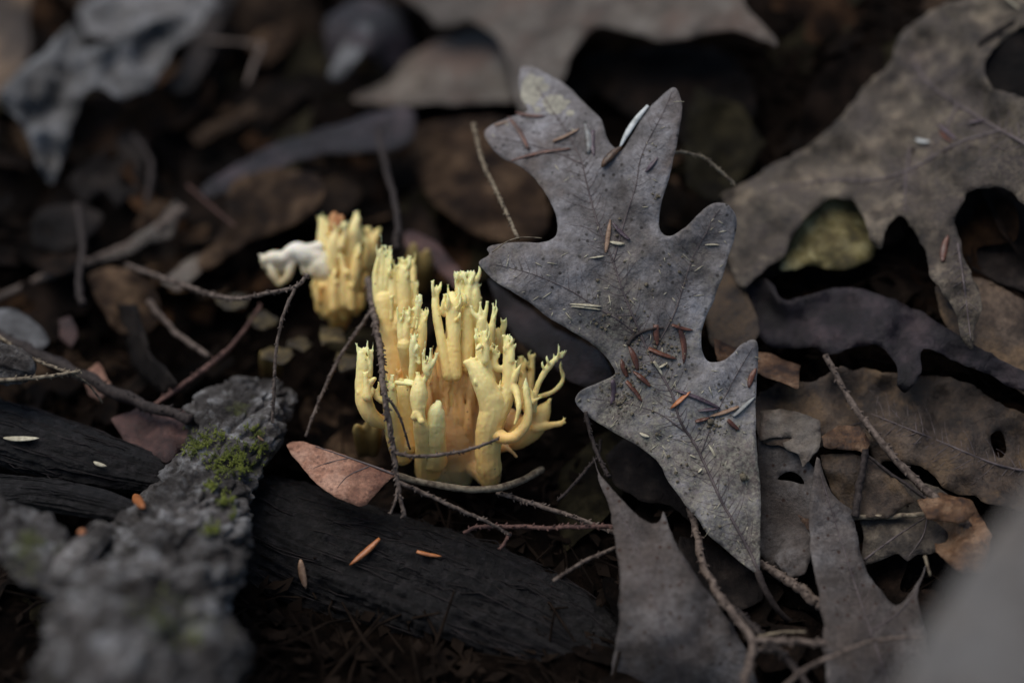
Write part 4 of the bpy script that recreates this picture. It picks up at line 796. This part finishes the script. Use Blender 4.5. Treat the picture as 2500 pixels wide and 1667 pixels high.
L_('fallen_leaf','dim olive grey leaf arching between the far leaves',QA([(800,420),(900,230),(970,60),(1060,-40),(1120,-20),(1040,110),(1000,260),(900,420)]),QA([(820,410,112),(1080,-20,146),(980,260,122)]),'dark',relief=4,rs=80,cup=2)
L_('fallen_leaf','brown leaf with a lit edge in the far litter above the purplish strip',QA([(880,640),(960,590),(1080,540),(1200,480),(1230,540),(1090,610),(1000,650),(920,690)]),QA([(890,650,100),(1220,500,108),(1000,650,98)]),'deepbrown',grid=14,relief=3,rs=60,sharp=True)
L_('fallen_leaf','grey brown leaf behind the upright straw in the left background',QA([(180,1000),(330,960),(470,1000),(420,1120),(300,1180),(160,1150)]),QA([(190,1010,78),(460,1000,78),(300,1170,68)]),'dark',relief=4,rs=80)
L_('fallen_leaf','dim brown leaf low in the left background under the beaded twig',QA([(420,1300),(560,1260),(700,1330),(760,1450),(700,1560),(560,1560),(470,1440)]),QA([(430,1310,58),(740,1440,46),(560,1550,44)]),'deepbrown',relief=4,rs=80)
L_('leaf_scrap','ragged tan leaf end with a torn black notch, right of the oak leaf',QB([(770,250),(900,225),(1075,290),(1065,420),(995,525),(965,455),(905,425),(885,402),(945,372),(860,372),(780,392)]),QB([(770,250,8),(1070,300,5),(990,520,-1),(790,390,4)]),'tan',grid=12,relief=2.5,rs=60,sharp=True,cup=1)
L_('leaf_scrap','orange tan leaf scrap beside the curved dark stem',QB([(1075,370),(1150,310),(1260,320),(1320,400),(1290,450),(1180,430),(1080,420)]),QB([(1080,380,1),(1250,320,3),(1290,440,-1)]),'orangeleaf',grid=12,relief=2,rs=60,sharp=True)
L_('fallen_leaf','dull brown leaf under the curved dark stem at the right',QB([(1070,460),(1200,450),(1300,470),(1420,560),(1540,680),(1400,760),(1230,760),(1120,640)]),QB([(1080,470,2),(1300,470,1),(1400,760,-5),(1130,640,-1)]),'brown',grid=14,relief=2.5,rs=80,sharp=True)
L_('leaf_scrap','orange rim of a rotting leaf under the end of the grey brown stick',QB([(1550,690),(1640,665),(1760,680),(1830,740),(1790,790),(1680,790),(1600,760)]),QB([(1560,700,-8),(1820,740,-12),(1680,790,-12)]),'orangeleaf',grid=10,relief=2,rs=40,sharp=True,cup=1)
L_('leaf_scrap','mauve torn leaf piece below the orange tinted corner',QB([(830,970),(900,850),(1000,830),(1040,900),(1000,1040),(900,1060),(860,990)]),QB([(840,970,-4),(1030,880,-7),(930,1060,-9)]),'greybrown',grid=10,relief=2,rs=60,sharp=True)

# ------------------------------------------------------------------ twigs
def twig(label, paths, mat, name='twig', nub=9, cat='twig', group=None, drop=True):
    """paths: list of (points(px,px,mm), r0, r1) in full-view pixels; the first is the stem"""
    ends = []
    pts0 = ks(paths[0][0])
    root = None
    allW = []
    for path, r0, r1 in paths:
        q = catmull(ks(path), 7)
        # even spacing
        W = np.array([P(*a) for a in q]); rad = np.linspace(r0, r1, len(q)) * np.array([pxm(a[2]) for a in q])
        allW.append((W, rad))
    if len(paths) > 1:
        lowest = min((w[w[:, 2].argmin()] for w, _ in allW), key=lambda a: a[2])
        root = empty(name, lowest)
    for i, (W, rad) in enumerate(allW):
        sd = random.random() * 60
        for j in range(1, len(W) - 1): W[j] += np.array([N3(j * .6, sd, 0), N3(j * .6, sd, 5), N3(j * .6, sd, 9)]) * rad[j] * 0.5
        mb = MB(); mb.add(tube(W, rad, 8, 0.35, sd))
        if nub:
            L = np.concatenate([[0], np.cumsum(np.linalg.norm(np.diff(W, axis=0), axis=1))])
            s = 0.0005
            while s < L[-1]:
                p = np.array([np.interp(s, L, W[:, k]) for k in range(3)]); r = min(np.interp(s, L, rad) * 1.15, 7.5 * PX); r0_ = np.interp(s, L, rad)
                t = np.array([np.interp(min(s + 1e-4, L[-1]), L, W[:, k]) for k in range(3)]) - p; t /= np.linalg.norm(t) + 1e-12
                rv = np.array([random.gauss(0, 1) for _ in range(3)]); rv -= t * rv.dot(t); rv /= np.linalg.norm(rv) + 1e-9
                dirn = rv * 0.8 + t * 0.6
                p = p + rv * (r0_ - r) * .85
                mb.add(tube([p + rv * r * .5, p + rv * r * .9 + dirn * r * .35, p + rv * r * .9 + dirn * r * 1.15], [r * .55, r * .42, r * .2], 5))
                s += nub * PX * random.uniform(0.6, 1.5)
        if root is None: top = newobj(name, mb.V, mb.F, mat); 
        else: newobj('stem' if i == 0 else 'side_twig', mb.V, mb.F, mat, root); top = root
    tag(top, label, cat, group); return top
T = M
twig('beaded twig with one arm hanging down onto the mossy bark', [([(290,608,52),(420,655,36),(530,686,20),(620,672,10),(680,658,7),(706,630,9)],5.5,5), ([(676,664,6),(645,745,4),(632,830,3),(630,900,4),(626,970,7)],4.6,4)], T['twig'])
twig('long branching beaded twig crossing in front of the large fungus', [([(846,640,26),(858,715,16),(872,800,6),(882,900,-7),(894,970,-7),(905,1040,-7),(914,1110,-7),(928,1188,-8)],9,5.5), ([(855,712,16),(800,790,14),(750,880,12),(702,1003,8)],5,4), ([(882,905,-6),(915,950,-5),(942,1032,0)],3.6,2.4), ([(905,1040,-7),(960,1048,-8),(1040,1040,-8),(1100,1025,-8),(1146,1006,-7)],5,3.6), ([(914,1106,-7),(990,1140,-7),(1060,1172,-7),(1120,1198,-6),(1172,1228,-4)],5.4,4), ([(914,1120,-7),(908,1150,-8),(896,1180,-8)],4.5,3)], T['twig'])
twig('reddish twig lying level toward the front leaf tip', [([(1065,1224,-3),(1110,1208,-4),(1250,1211,-6),(1430,1208,-8)],5,5.5)], T['twigred'])
twig('brown twig slanting down right under the fungus stalk', [([(1140,1130,4),(1250,1165,2),(1340,1195,-1),(1440,1235,-5)],6,5.5)], T['twig'])
twig('thin twig rising from the dark log to the front leaf', [([(1270,1334,-16),(1340,1290,-13),(1430,1250,-9)],4.2,4.4)], T['twig'])
twig('short forked twig tip under the level reddish twig', [([(1172,1225,-3),(1160,1245,-6),(1148,1262,-8)],5,4)], T['twigred'])
twig('thin straight twig leaning on the left lobe of the big oak leaf', [([(1087,285,36),(1108,370,27),(1145,450,18),(1190,548,7)],5,5)], T['twigpale'], nub=12)
twig('bent beaded twig tip sticking out behind the right rim of the oak leaf', [([(1530,352,14),(1570,350,14),(1615,362,15),(1650,390,16),(1686,423,18)],4,4.6)], T['twigpale'])
twig('grey forked twig lying beside the front leaf with the long tip', [([(1585,1165,0),(1600,1220,-4),(1612,1290,-12),(1655,1370,-20),(1700,1430,-26),(1728,1470,-29),(1722,1520,-33),(1700,1600,-38)],10,10), ([(1726,1470,-29),(1800,1472,-29),(1900,1478,-30)],8,9), ([(1728,1490,-30),(1770,1492,-28),(1810,1500,-26)],8,5)], T['twig'], nub=14)
twig('rough greyish stick below the base of the oak leaf', [([(1745,1290,-4),(1800,1330,-8),(1850,1360,-11),(1890,1390,-13)],10,15)], T['twig'], nub=10)
twig('dark fibrous stick running down from the oak leaf base', [([(1690,1400,-14),(1760,1470,-20),(1830,1540,-28),(1880,1610,-34)],9,9)], T['twigdark'], nub=8)
twig('thin pale twig crossing the lower speckled leaf', [([(1790,1590,-40),(1850,1535,-36),(1930,1500,-33),(2010,1470,-30),(2120,1462,-30)],6,4)], T['twig'], nub=14)
twig('grey brown stick sloping across the broad brown leaf', [([(1895,815,12),(1960,930,7),(2020,1010,3),(2100,1100,-2),(2230,1215,-9)],7,11)], T['twig'], nub=14)
twig('short reddish twig with a knob in the left background', [([(355,930,22),(440,870,26),(522,806,30)],6,7), ([(522,806,30),(560,760,34),(600,700,38)],5,4)], T['twigred'], nub=14)
twig('thick dark stick slanting through the left background', [([(-60,745,34),(80,812,28),(200,870,22),(330,928,16),(440,965,10)],17,14)], T['twigdark'], nub=16)
twig('pale beaded twig pair meeting at the left edge', [([(-40,876,2),(80,868,3),(140,860,4),(185,852,5)],5.5,4.5), ([(-20,760,16),(60,815,10),(110,838,7),(165,858,5)],4.6,4), ([(165,858,5),(200,880,9),(236,925,14)],3,2.2)], T['twigpale'])
twig('dark drooping stalk with a swollen black end behind the large fungus', [([(868,300,78),(888,390,62),(905,450,50),(914,520,40),(914,545,37)],7,8), ([(914,535,38),(913,555,37),(911,572,37)],13,11)], T['twigdark'], name='stalk', nub=0, cat='stalk')
twig('long brown straw arching across the left background', [([(-40,700,66),(120,630,66),(240,590,68),(340,540,72),(425,478,76)],9,14)], T['twig'], name='straw', nub=0, cat='straw')
twig('upright thin straw in the left background', [([(178,470,70),(190,560,60),(180,650,50),(190,700,44)],8,9)], T['twigdark'], name='straw', nub=0, cat='straw')
twig('dim straw slanting to the red knobbed twig', [([(340,690,44),(400,760,40),(480,820,34)],8,7)], T['twig'], name='straw', nub=0, cat='straw')
twig('fine red stem in the shade behind the beaded twig', [([(430,425,80),(480,470,70),(540,520,62)],2.6,2.4)], T['twigred'], name='stem', nub=0, cat='stem')
twig('thin curved dark stem on the ragged leaf at the right', [([(1920,990,4),(1950,1000,3),(1985,1040,0),(2050,1090,-3),(2150,1160,-7)],4,4)], T['twigdark'], nub=0, name='stem', cat='stem')
twig('pale flat stem across the veined olive leaf piece', [([(1955,1188,-4),(2040,1186,-4),(2135,1180,-6)],6,6)], T['twigpale'], nub=0, name='stem', cat='stem')
twig('frayed thin twig in the dark hollow below the oak leaf lobe', [([(1280,1150,2),(1320,1110,3),(1370,1050,8),(1380,1010,10)],4,4)], T['twigdark'], nub=10)
twig('dark stem hanging from the lower left lobe of the oak leaf', [([(1345,945,2),(1360,1010,1),(1385,1070,-2),(1400,1095,-4)],5,6)], T['twigdark'], nub=10)
twig('thin dim twig with a pale knob in the far litter', [(QA([(1160,400,104),(1200,300,112),(1235,215,118)]),6,7), (QA([(960,190,126),(1100,200,122),(1235,215,118)]),5,6)], T['twig'], nub=0)
twig('arched brown straw in the far left litter', [(QA([(630,640,96),(690,720,92),(712,800,88),(690,960,78)]),6,8)], T['twigdark'], name='straw', nub=0, cat='straw')
twig('blue black stem standing in the gap right of the speckled leaf', [(QB([(1290,430,-1),(1275,540,-2),(1255,640,-3),(1240,760,-5)]),8,10)], T['twigdark'], name='stem', nub=0, cat='stem')
twig('pale needle thin splinter in the gap beside the thorn like tip', [(QB([(1580,950,-14),(1605,1045,-17)]),4,2.5)], T['twigpale'], name='splinter', nub=0, cat='splinter')
twig('frayed bleached fibres bundle beside the dark fibrous stick', [(QB([(770,1340,-24),(880,1320,-24),(1000,1318,-26)]),5,3)], T['twigpale'], name='dry_fibre', nub=0, cat='fibre')
twig('hairlike dry fibre curling on the left lobe of the oak leaf', [([(1130,580,0),(1165,555,0),(1200,545,1),(1245,547,2)],1.6,1.0)], T['twigpale'], nub=0, name='dry_fibre', cat='fibre')

# ------------------------------------------------------------------ logs and bark
def log(name, label, path, mat, nl=160, nr=96, flat=0.8, amp=0.2, fs=(60, 3.0), fine=0.06, cat='wood', seed=1.0, ridge=True, kindmesh=None):
    q = catmull(ks(path), 12)
    W = np.array([P(a[0], a[1], a[2]) for a in q]); R = np.array([a[3] * K * pxm(a[2]) for a in q])
    L = np.concatenate([[0], np.cumsum(np.linalg.norm(np.diff(W, axis=0), axis=1))]); t = np.linspace(0, L[-1], nl)
    W = np.column_stack([np.interp(t, L, W[:, k]) for k in range(3)]); R = np.interp(t, L, R)
    T_ = np.gradient(W, axis=0); T_ /= np.linalg.norm(T_, axis=1)[:, None]
    V = []
    for i in range(nl):
        A = np.cross(T_[i], [0, 0, 1.0]); A /= np.linalg.norm(A); B = np.cross(A, T_[i])
        e = min(i, nl - 1 - i) / (nl * 0.05); cap = math.sqrt(max(0.0, 1 - (1 - min(e, 1)) ** 2)) if e < 1 else 1
        for k in range(nr):
            an = 2 * math.pi * k / nr; c, s = math.cos(an), math.sin(an)
            n1 = FB(t[i] * fs[0] + seed, c * fs[1] * .6, s * fs[1] * .6 + seed, 4)
            n2 = FB(t[i] * fs[0] * 1.5 + seed, c * fs[1] * 4, s * fs[1] * 4, 5)
            n3 = FB(t[i] * 420, c * R[i] * 420, s * R[i] * 420 + seed, 5)
            if not ridge:      # plates of bark parted by cracks
                w_ = 0.35 * N3(t[i] * 260, c * R[i] * 260, s * R[i] * 260)
                vd = mnoise.voronoi(Vector((t[i] * 95 + seed + w_, c * R[i] * 150 + w_, s * R[i] * 150)))[0]
                ed_ = min(1.0, (vd[1] - vd[0]) / 0.22); n2 = -1.1 * (1 - ed_) ** 1.5 + 0.5 * N3(vd[0] * 3 + t[i] * 60, c * R[i] * 90, s * R[i] * 90 + seed)
            if ridge: n2 = 0.5 - abs(n2) * 1.4
            r = R[i] * (1 + amp * n1 + amp * 0.6 * n2 + fine * n3) * max(cap, 0.03)
            V.append(W[i] + A * c * r + B * s * r * flat)
    F = [(i * nr + k, i * nr + (k + 1) % nr, (i + 1) * nr + (k + 1) % nr, (i + 1) * nr + k) for i in range(nl - 1) for k in range(nr)]
    F.append(tuple(range(nr))[::-1]); F.append(tuple((nl - 1) * nr + k for k in range(nr)))
    V = np.array(V)
    return V, F, W, R, T_
def put(name, label, cat, V, F, mat, fibres=None, fmat=None):
    if fibres is None: return tag(newobj(name, V, F, mat), label, cat)
    r = empty(name, V[V[:, 2].argmin()]); newobj('wood', V, F, mat, r)
    f = newobj('loose_fibres', fibres.V, fibres.F, fmat, r); f['kind'] = 'stuff'
    return tag(r, label, cat)
def fibres_on(V, nl, nr, n, ln=(10, 40), r=(0.00008, 0.00022), lift=0.0006):
    mb = MB(); V = np.asarray(V).reshape(nl, nr, 3); cen = V.mean(1)
    for _ in range(n):
        i = random.randrange(4, nl - 50 if nl > 60 else nl // 2); k = random.randrange(nr); m = min(random.randint(*ln), nl - 2 - i)
        if m < 4: continue
        js = np.linspace(i, i + m, 6).astype(int); off = random.uniform(0, lift); kk = k
        pa = []
        for a, j in enumerate(js):
            kk = (kk + random.choice([0, 0, 0, 1, -1])) % nr
            nrm = V[j, kk] - cen[j]; nrm /= np.linalg.norm(nrm); pa.append(V[j, kk] + nrm * (off * math.sin(a / 5 * math.pi) - 0.0001))
        mb.add(tube(pa, np.array([.4, 1, 1, 1, 1, .3]) * random.uniform(*r), 5))
    return mb
V, F, W, R_, T_ = log('x', '', [(470,1180,22,90),(600,1220,14,130),(750,1290,10,150),(1000,1385,6,172),(1250,1495,0,165),(1400,1570,-4,130),(1450,1600,-5,90)], None, 220, 150, 0.85, 0.12, (18, 4.0), 0.05, seed=3.3)
put('rotting_log', 'black fibrous rotting log crossing in front of the fungus', 'log', V, F, M['char'], fibres_on(V, 220, 150, 420, (10, 60), (0.00005, 0.0002), 0.0012), M['charfibre'])
V, F, W, R_, T_ = log('x', '', [(575,890,34,70),(570,930,26,112),(545,985,16,118),(512,1060,6,105),(450,1180,-8,140),(380,1320,-38,185),(330,1460,-62,215),(290,1640,-88,235),(270,1800,-100,200)], None, 340, 210, 0.62, 0.30, (38, 1.7), 0.07, seed=7.7, ridge=False)
MBK = V
bk = empty('bark_branch', V[V[:, 2].argmin()]); newobj('bark', V, F, M['barkmoss'], bk)
tag(bk, 'rough grey bark branch with moss running toward the viewer, left of the fungus', 'bark')
V, F, *_ = log('x', '', [(-120,950,22,70),(60,1010,10,78),(220,1060,6,70),(340,1090,6,55),(410,1105,8,30)], None, 160, 110, 0.7, 0.14, (20, 4), 0.06, seed=12.2)
put('rotten_wood', 'black weathered wood block left of the mossy bark, with a pale chip on it', 'wood', V, F, M['char'], fibres_on(V, 160, 110, 160, (10, 45), (0.00005, 0.00018), 0.001), M['charfibre'])
WB = V
V, F, *_ = log('x', '', [(-100,1120,4,40),(100,1135,-4,44),(240,1160,-8,38),(350,1190,-9,22)], None, 110, 70, 0.6, 0.16, (25, 4), 0.06, seed=15.2)
put('rotten_wood', 'narrow dark wood strip under the black block', 'wood', V, F, M['char'], fibres_on(V, 110, 70, 100, (10, 40)), M['char'])
V, F, *_ = log('x', '', [(-140,1150,-24,60),(0,1210,-36,78),(110,1290,-44,80),(200,1350,-46,60),(260,1390,-46,30)], None, 140, 110, 0.6, 0.36, (45, 1.8), 0.05, seed=19.2, ridge=False)
put('bark_piece', 'lumpy grey bark piece with moss in front of the dark wood at the left', 'bark', V, F, M['barkmoss'])
V, F, *_ = log('x', '', [(-120,815,12,50),(0,835,8,52),(50,848,7,40),(80,858,7,18)], None, 80, 70, 0.7, 0.22, (60, 3), 0.10, seed=23.2)
put('bark_piece', 'small grey bark end at the left edge behind the pale twigs', 'bark', V, F, M['bark'])
V, F, *_ = log('x', '', [(120,1330,-50,20),(160,1300,-48,40),(215,1235,-36,36),(245,1205,-30,20)], None, 60, 50, 0.6, 0.35, (70, 2), 0.1, seed=29.2)
put('bark_flake', 'pale flaky bark piece beside the mossy branch with an orange shaving', 'bark', V, F, M['bark'])
# moss tufts on the bark branch
def moss(label, spots, n, size):
    mb = MB(); VV = MBK
    # project the bark to pixels to find the visible skin under each spot
    d = (VV - CAM); tt = d @ FWD; U = 1250 + (d @ RGT) / tt * FD / PX; Vv = 833.5 - (d @ UPV) / tt * FD / PX
    for (u, v, sp, k) in spots:
        u *= K; v *= K; sp *= K
        for _ in range(int(n * k)):
            a = random.gauss(u, sp * .6); b = random.gauss(v, sp * .42)
            near = np.where((U - a) ** 2 + (Vv - b) ** 2 < 60)[0]
            if not len(near): continue
            p = VV[near[tt[near].argmin()]]
            dirn = np.array([random.gauss(0, .6), random.gauss(-.25, .6), 1.0]); dirn /= np.linalg.norm(dirn); h = size * random.uniform(.5, 1.2)
            mid = p + dirn * h * .5 + np.array([random.gauss(0, .1), random.gauss(0, .1), 0]) * h
            mb.add(tube([p - dirn * h * .2, mid, p + dirn * h], [h * .06, h * .10, h * .02], 4))
            for _q in range(5):
                t_ = random.uniform(.3, 1); c = p + dirn * h * t_; e = np.array([random.gauss(0, 1), random.gauss(0, 1), random.gauss(.5, .6)]); e /= np.linalg.norm(e)
                mb.add(tube([c, c + e * h * .22, c + e * h * .42], [h * .05, h * .07, h * .01], 4))
    o = newobj('moss', mb.V, mb.F, M['moss']); tag(o, label, 'moss', kind='stuff')
random.seed(21)
moss('bright green moss tufts on the upper part of the grey bark branch', [(465,1012,34,1.5),(440,1030,22,.6),(500,995,14,.3),(530,1045,40,1.5),(590,990,18,.6),(560,1070,30,1.0),(505,1070,26,.7),(600,1030,20,.6)], 120, 0.0011)
moss('blurred green moss streaks lower on the grey bark branch', [(485,1115,16,.3),(520,1150,18,.4),(485,1210,18,.4),(540,1185,10,.15),(380,1400,60,.3),(430,1450,50,.3)], 110, 0.0015)
# small bits on the wood
def depth_of(VV, u, v):
    d = VV - CAM; tt = d @ FWD; U = 1250 + (d @ RGT) / tt * FD / PX; Vv = 833.5 - (d @ UPV) / tt * FD / PX
    near = np.where((U - u) ** 2 + (Vv - v) ** 2 < 160)[0]
    return (tt[near].min() - FD) * 1000 if len(near) else 0.0
LOGV = np.array([v.co for v in bpy.data.objects['wood'].data.vertices]) + np.array(bpy.data.objects['wood']['_o'])
dl = lambda u, v: depth_of(LOGV, u, v)
db = lambda u, v: depth_of(MBK, u, v)
dw = lambda u, v: depth_of(WB, u, v)
def stick_on(a, b, r, mat, label, dfun, name='conifer_needle', cat='needle', flat=.6, lift=.8, bend=2):
    da = dfun(a[0] * K, a[1] * K); dbb = dfun(b[0] * K, b[1] * K)
    def dep(u, v):
        t = np.dot([u - a[0] * K, v - a[1] * K], [(b[0] - a[0]) * K, (b[1] - a[1]) * K]) / (((b[0] - a[0]) * K) ** 2 + ((b[1] - a[1]) * K) ** 2)
        return da + (dbb - da) * t
    return needle((a[0] * K, a[1] * K), (b[0] * K, b[1] * K), r, mat, label, dep, bend, lift, None, name, cat, flat)
stick_on((803,1297),(872,1236),9,M['norange'],'bright orange needle lying on the black rotting log',dl)
stick_on((690,1284),(703,1352),9,M['ntan'],'ribbed tan needle upright on the dark log side',dl)
stick_on((957,1266),(1015,1277),6,M['norange'],'small dull orange needle at the middle of the black log',dl)
stick_on((8,1005),(90,1006),9,M['straw'],'flat pale wood chip on the black wood block',dw,'wood_chip','chip',.25)
stick_on((215,1060),(245,1070),6,M['straw'],'small pale chip lower on the black wood block',dw,'wood_chip','chip',.6)
stick_on((310,1136),(330,1166),12,M['norange'],'yellow brown bud with a pale tip at the rim of the bark branch',db,'bud','bud',.9,1.2)
stick_on((185,1215),(228,1250),10,M['norange'],'curled orange shaving on the pale bark flake',lambda u, v: -37.0,'wood_shaving','shaving',.5,1.0,9)
stick_on((592,1000),(606,1012),4,M['ntan'],'tiny tan bud scale in the moss',db,'bud_scale','bud scale',.6)

# ------------------------------------------------------------------ litter layer in the shade below
def proto_oak(L, Wd):
    pts = [(0, 0)]
    for i, (t, w) in enumerate([(.1, .12), (.2, .5), (.28, .55), (.32, .2), (.42, .8), (.5, .95), (.54, .3), (.64, .75), (.72, .8), (.75, .25), (.86, .45), (.93, .4)]):
        pts.append((w * Wd / 2 * random.uniform(.8, 1.2), t * L))
    top = pts[1:]
    return pts + [(0, L)] + [(-x * random.uniform(.8, 1.2), y) for x, y in top[::-1]]
def proto_ovate(L, Wd):
    a = [(Wd / 2 * math.sin(math.pi * t) ** .8 * (1 + .04 * random.uniform(-1, 1)), L * t) for t in np.linspace(.08, .92, 9)]
    return [(0, 0)] + a + [(0, L)] + [(-x, y) for x, y in a[::-1]]
protos = []
random.seed(31)
for k in range(9):
    L = random.uniform(45, 75); Wd = L * random.uniform(.45, .62)
    ol = resample(np.array(proto_oak(L, Wd) if k % 3 else proto_ovate(L, Wd), float), 1.4)
    g_ = 2.6; q = np.array([(x, y) for x in np.arange(-Wd, Wd, g_) for y in np.arange(0, L, g_)]); q = q[inside(ol, q)]
    dm = np.sqrt(((q[:, None] - ol[None]) ** 2).sum(-1)).min(1); q = q[dm > 1.2]
    vs = [Vector(p) for p in ol.tolist()] + [Vector(p) for p in q.tolist()]; n = len(ol)
    rv, re, rf, *_ = delaunay_2d_cdt(vs, [(i, (i + 1) % n) for i in range(n)], [], 1, 1e-3)
    c1_, c2_, c3_ = random.uniform(-.010, .016), random.uniform(-.006, .008), random.uniform(-.2, .2); s = random.random() * 90
    VV = [((a.x) * .001, (a.y - L / 2) * .001, (c1_ * a.x ** 2 + c2_ * (a.y - L / 2) ** 2 + c3_ * .05 * a.x * (a.y - L / 2) * .2 + 1.8 * N3(a.x * .07, a.y * .07, s) + .5 * N3(a.x * .3, a.y * .3, s)) * .001) for a in rv]
    me = bpy.data.meshes.new('litter_leaf'); me.from_pydata(VV, [], [tuple(f) for f in rf]); me.materials.append(M['deep'])
    me.polygons.foreach_set('use_smooth', [True] * len(me.polygons)); protos.append(me)
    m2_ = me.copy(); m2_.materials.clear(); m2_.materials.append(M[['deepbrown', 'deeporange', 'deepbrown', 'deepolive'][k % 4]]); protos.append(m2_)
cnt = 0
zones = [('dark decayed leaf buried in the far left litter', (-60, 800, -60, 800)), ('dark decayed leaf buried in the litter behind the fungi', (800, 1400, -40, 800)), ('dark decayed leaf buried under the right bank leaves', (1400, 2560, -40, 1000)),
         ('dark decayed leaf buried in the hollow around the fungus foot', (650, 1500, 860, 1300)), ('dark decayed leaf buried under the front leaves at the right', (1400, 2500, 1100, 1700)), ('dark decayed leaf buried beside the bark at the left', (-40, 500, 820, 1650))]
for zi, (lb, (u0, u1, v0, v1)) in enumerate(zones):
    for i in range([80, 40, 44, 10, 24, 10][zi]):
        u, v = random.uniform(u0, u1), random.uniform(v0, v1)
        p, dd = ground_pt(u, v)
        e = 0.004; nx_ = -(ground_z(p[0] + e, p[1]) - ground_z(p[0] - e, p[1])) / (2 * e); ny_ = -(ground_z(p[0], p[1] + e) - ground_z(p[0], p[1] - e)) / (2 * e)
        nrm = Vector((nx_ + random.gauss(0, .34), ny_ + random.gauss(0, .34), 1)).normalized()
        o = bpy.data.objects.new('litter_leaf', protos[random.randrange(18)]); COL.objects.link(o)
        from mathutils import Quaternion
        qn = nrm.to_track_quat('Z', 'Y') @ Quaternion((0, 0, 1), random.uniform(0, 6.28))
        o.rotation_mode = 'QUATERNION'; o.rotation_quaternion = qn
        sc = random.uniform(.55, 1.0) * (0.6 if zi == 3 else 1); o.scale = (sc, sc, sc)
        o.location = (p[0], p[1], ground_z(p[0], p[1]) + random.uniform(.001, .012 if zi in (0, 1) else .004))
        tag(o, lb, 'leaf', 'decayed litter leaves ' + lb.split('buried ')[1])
# loose crumbs and stems of the dark litter
mb = MB(); random.seed(41)
for i in range(5200):
    u, v = random.uniform(-60, 2560), random.uniform(-60, 1700)
    d = P(u, v, float(SURF(u, v)) + 14)
    x, y = d[0] + random.gauss(0, .004), d[1] + random.gauss(0, .004); z = float(ground_z(x, y)) + random.uniform(0, .004)
    c = np.array([x, y, z]); l = random.uniform(.0008, .004)
    if i % 3:
        a = np.array([random.gauss(0, 1), random.gauss(0, 1), random.gauss(0, .5)]); a /= np.linalg.norm(a); b_ = np.cross(a, [random.gauss(0, .4), random.gauss(0, .4), 1]); b_ /= np.linalg.norm(b_)
        n_ = np.cross(a, b_) * .0002; w = l * random.uniform(.3, .8)
        top_ = [c + a * l, c + b_ * w, c - a * l * .9 + b_ * w * .2, c - b_ * w * .8]
        V = top_ + [t - n_ for t in top_]
        mb.add((V, [(0, 1, 2, 3), (7, 6, 5, 4), (0, 4, 5, 1), (1, 5, 6, 2), (2, 6, 7, 3), (3, 7, 4, 0)]))
    else:
        a = np.array([random.gauss(0, 1), random.gauss(0, 1), random.gauss(0, .35)]); a /= np.linalg.norm(a); l *= 4
        k_ = np.array([random.gauss(0, .15), random.gauss(0, .15), random.gauss(0, .1)]) * l
        mb.add(tube([c - a * l, c + k_, c + a * l], np.array([.7, 1, .6]) * random.uniform(.00015, .0005), 5))
o = newobj('litter_debris', mb.V, mb.F, M['debris'], smooth=False); tag(o, 'fine dark plant debris covering the soil between the leaves', 'debris', kind='stuff')

for o in bpy.data.objects:
    if '_o' in o: del o['_o']
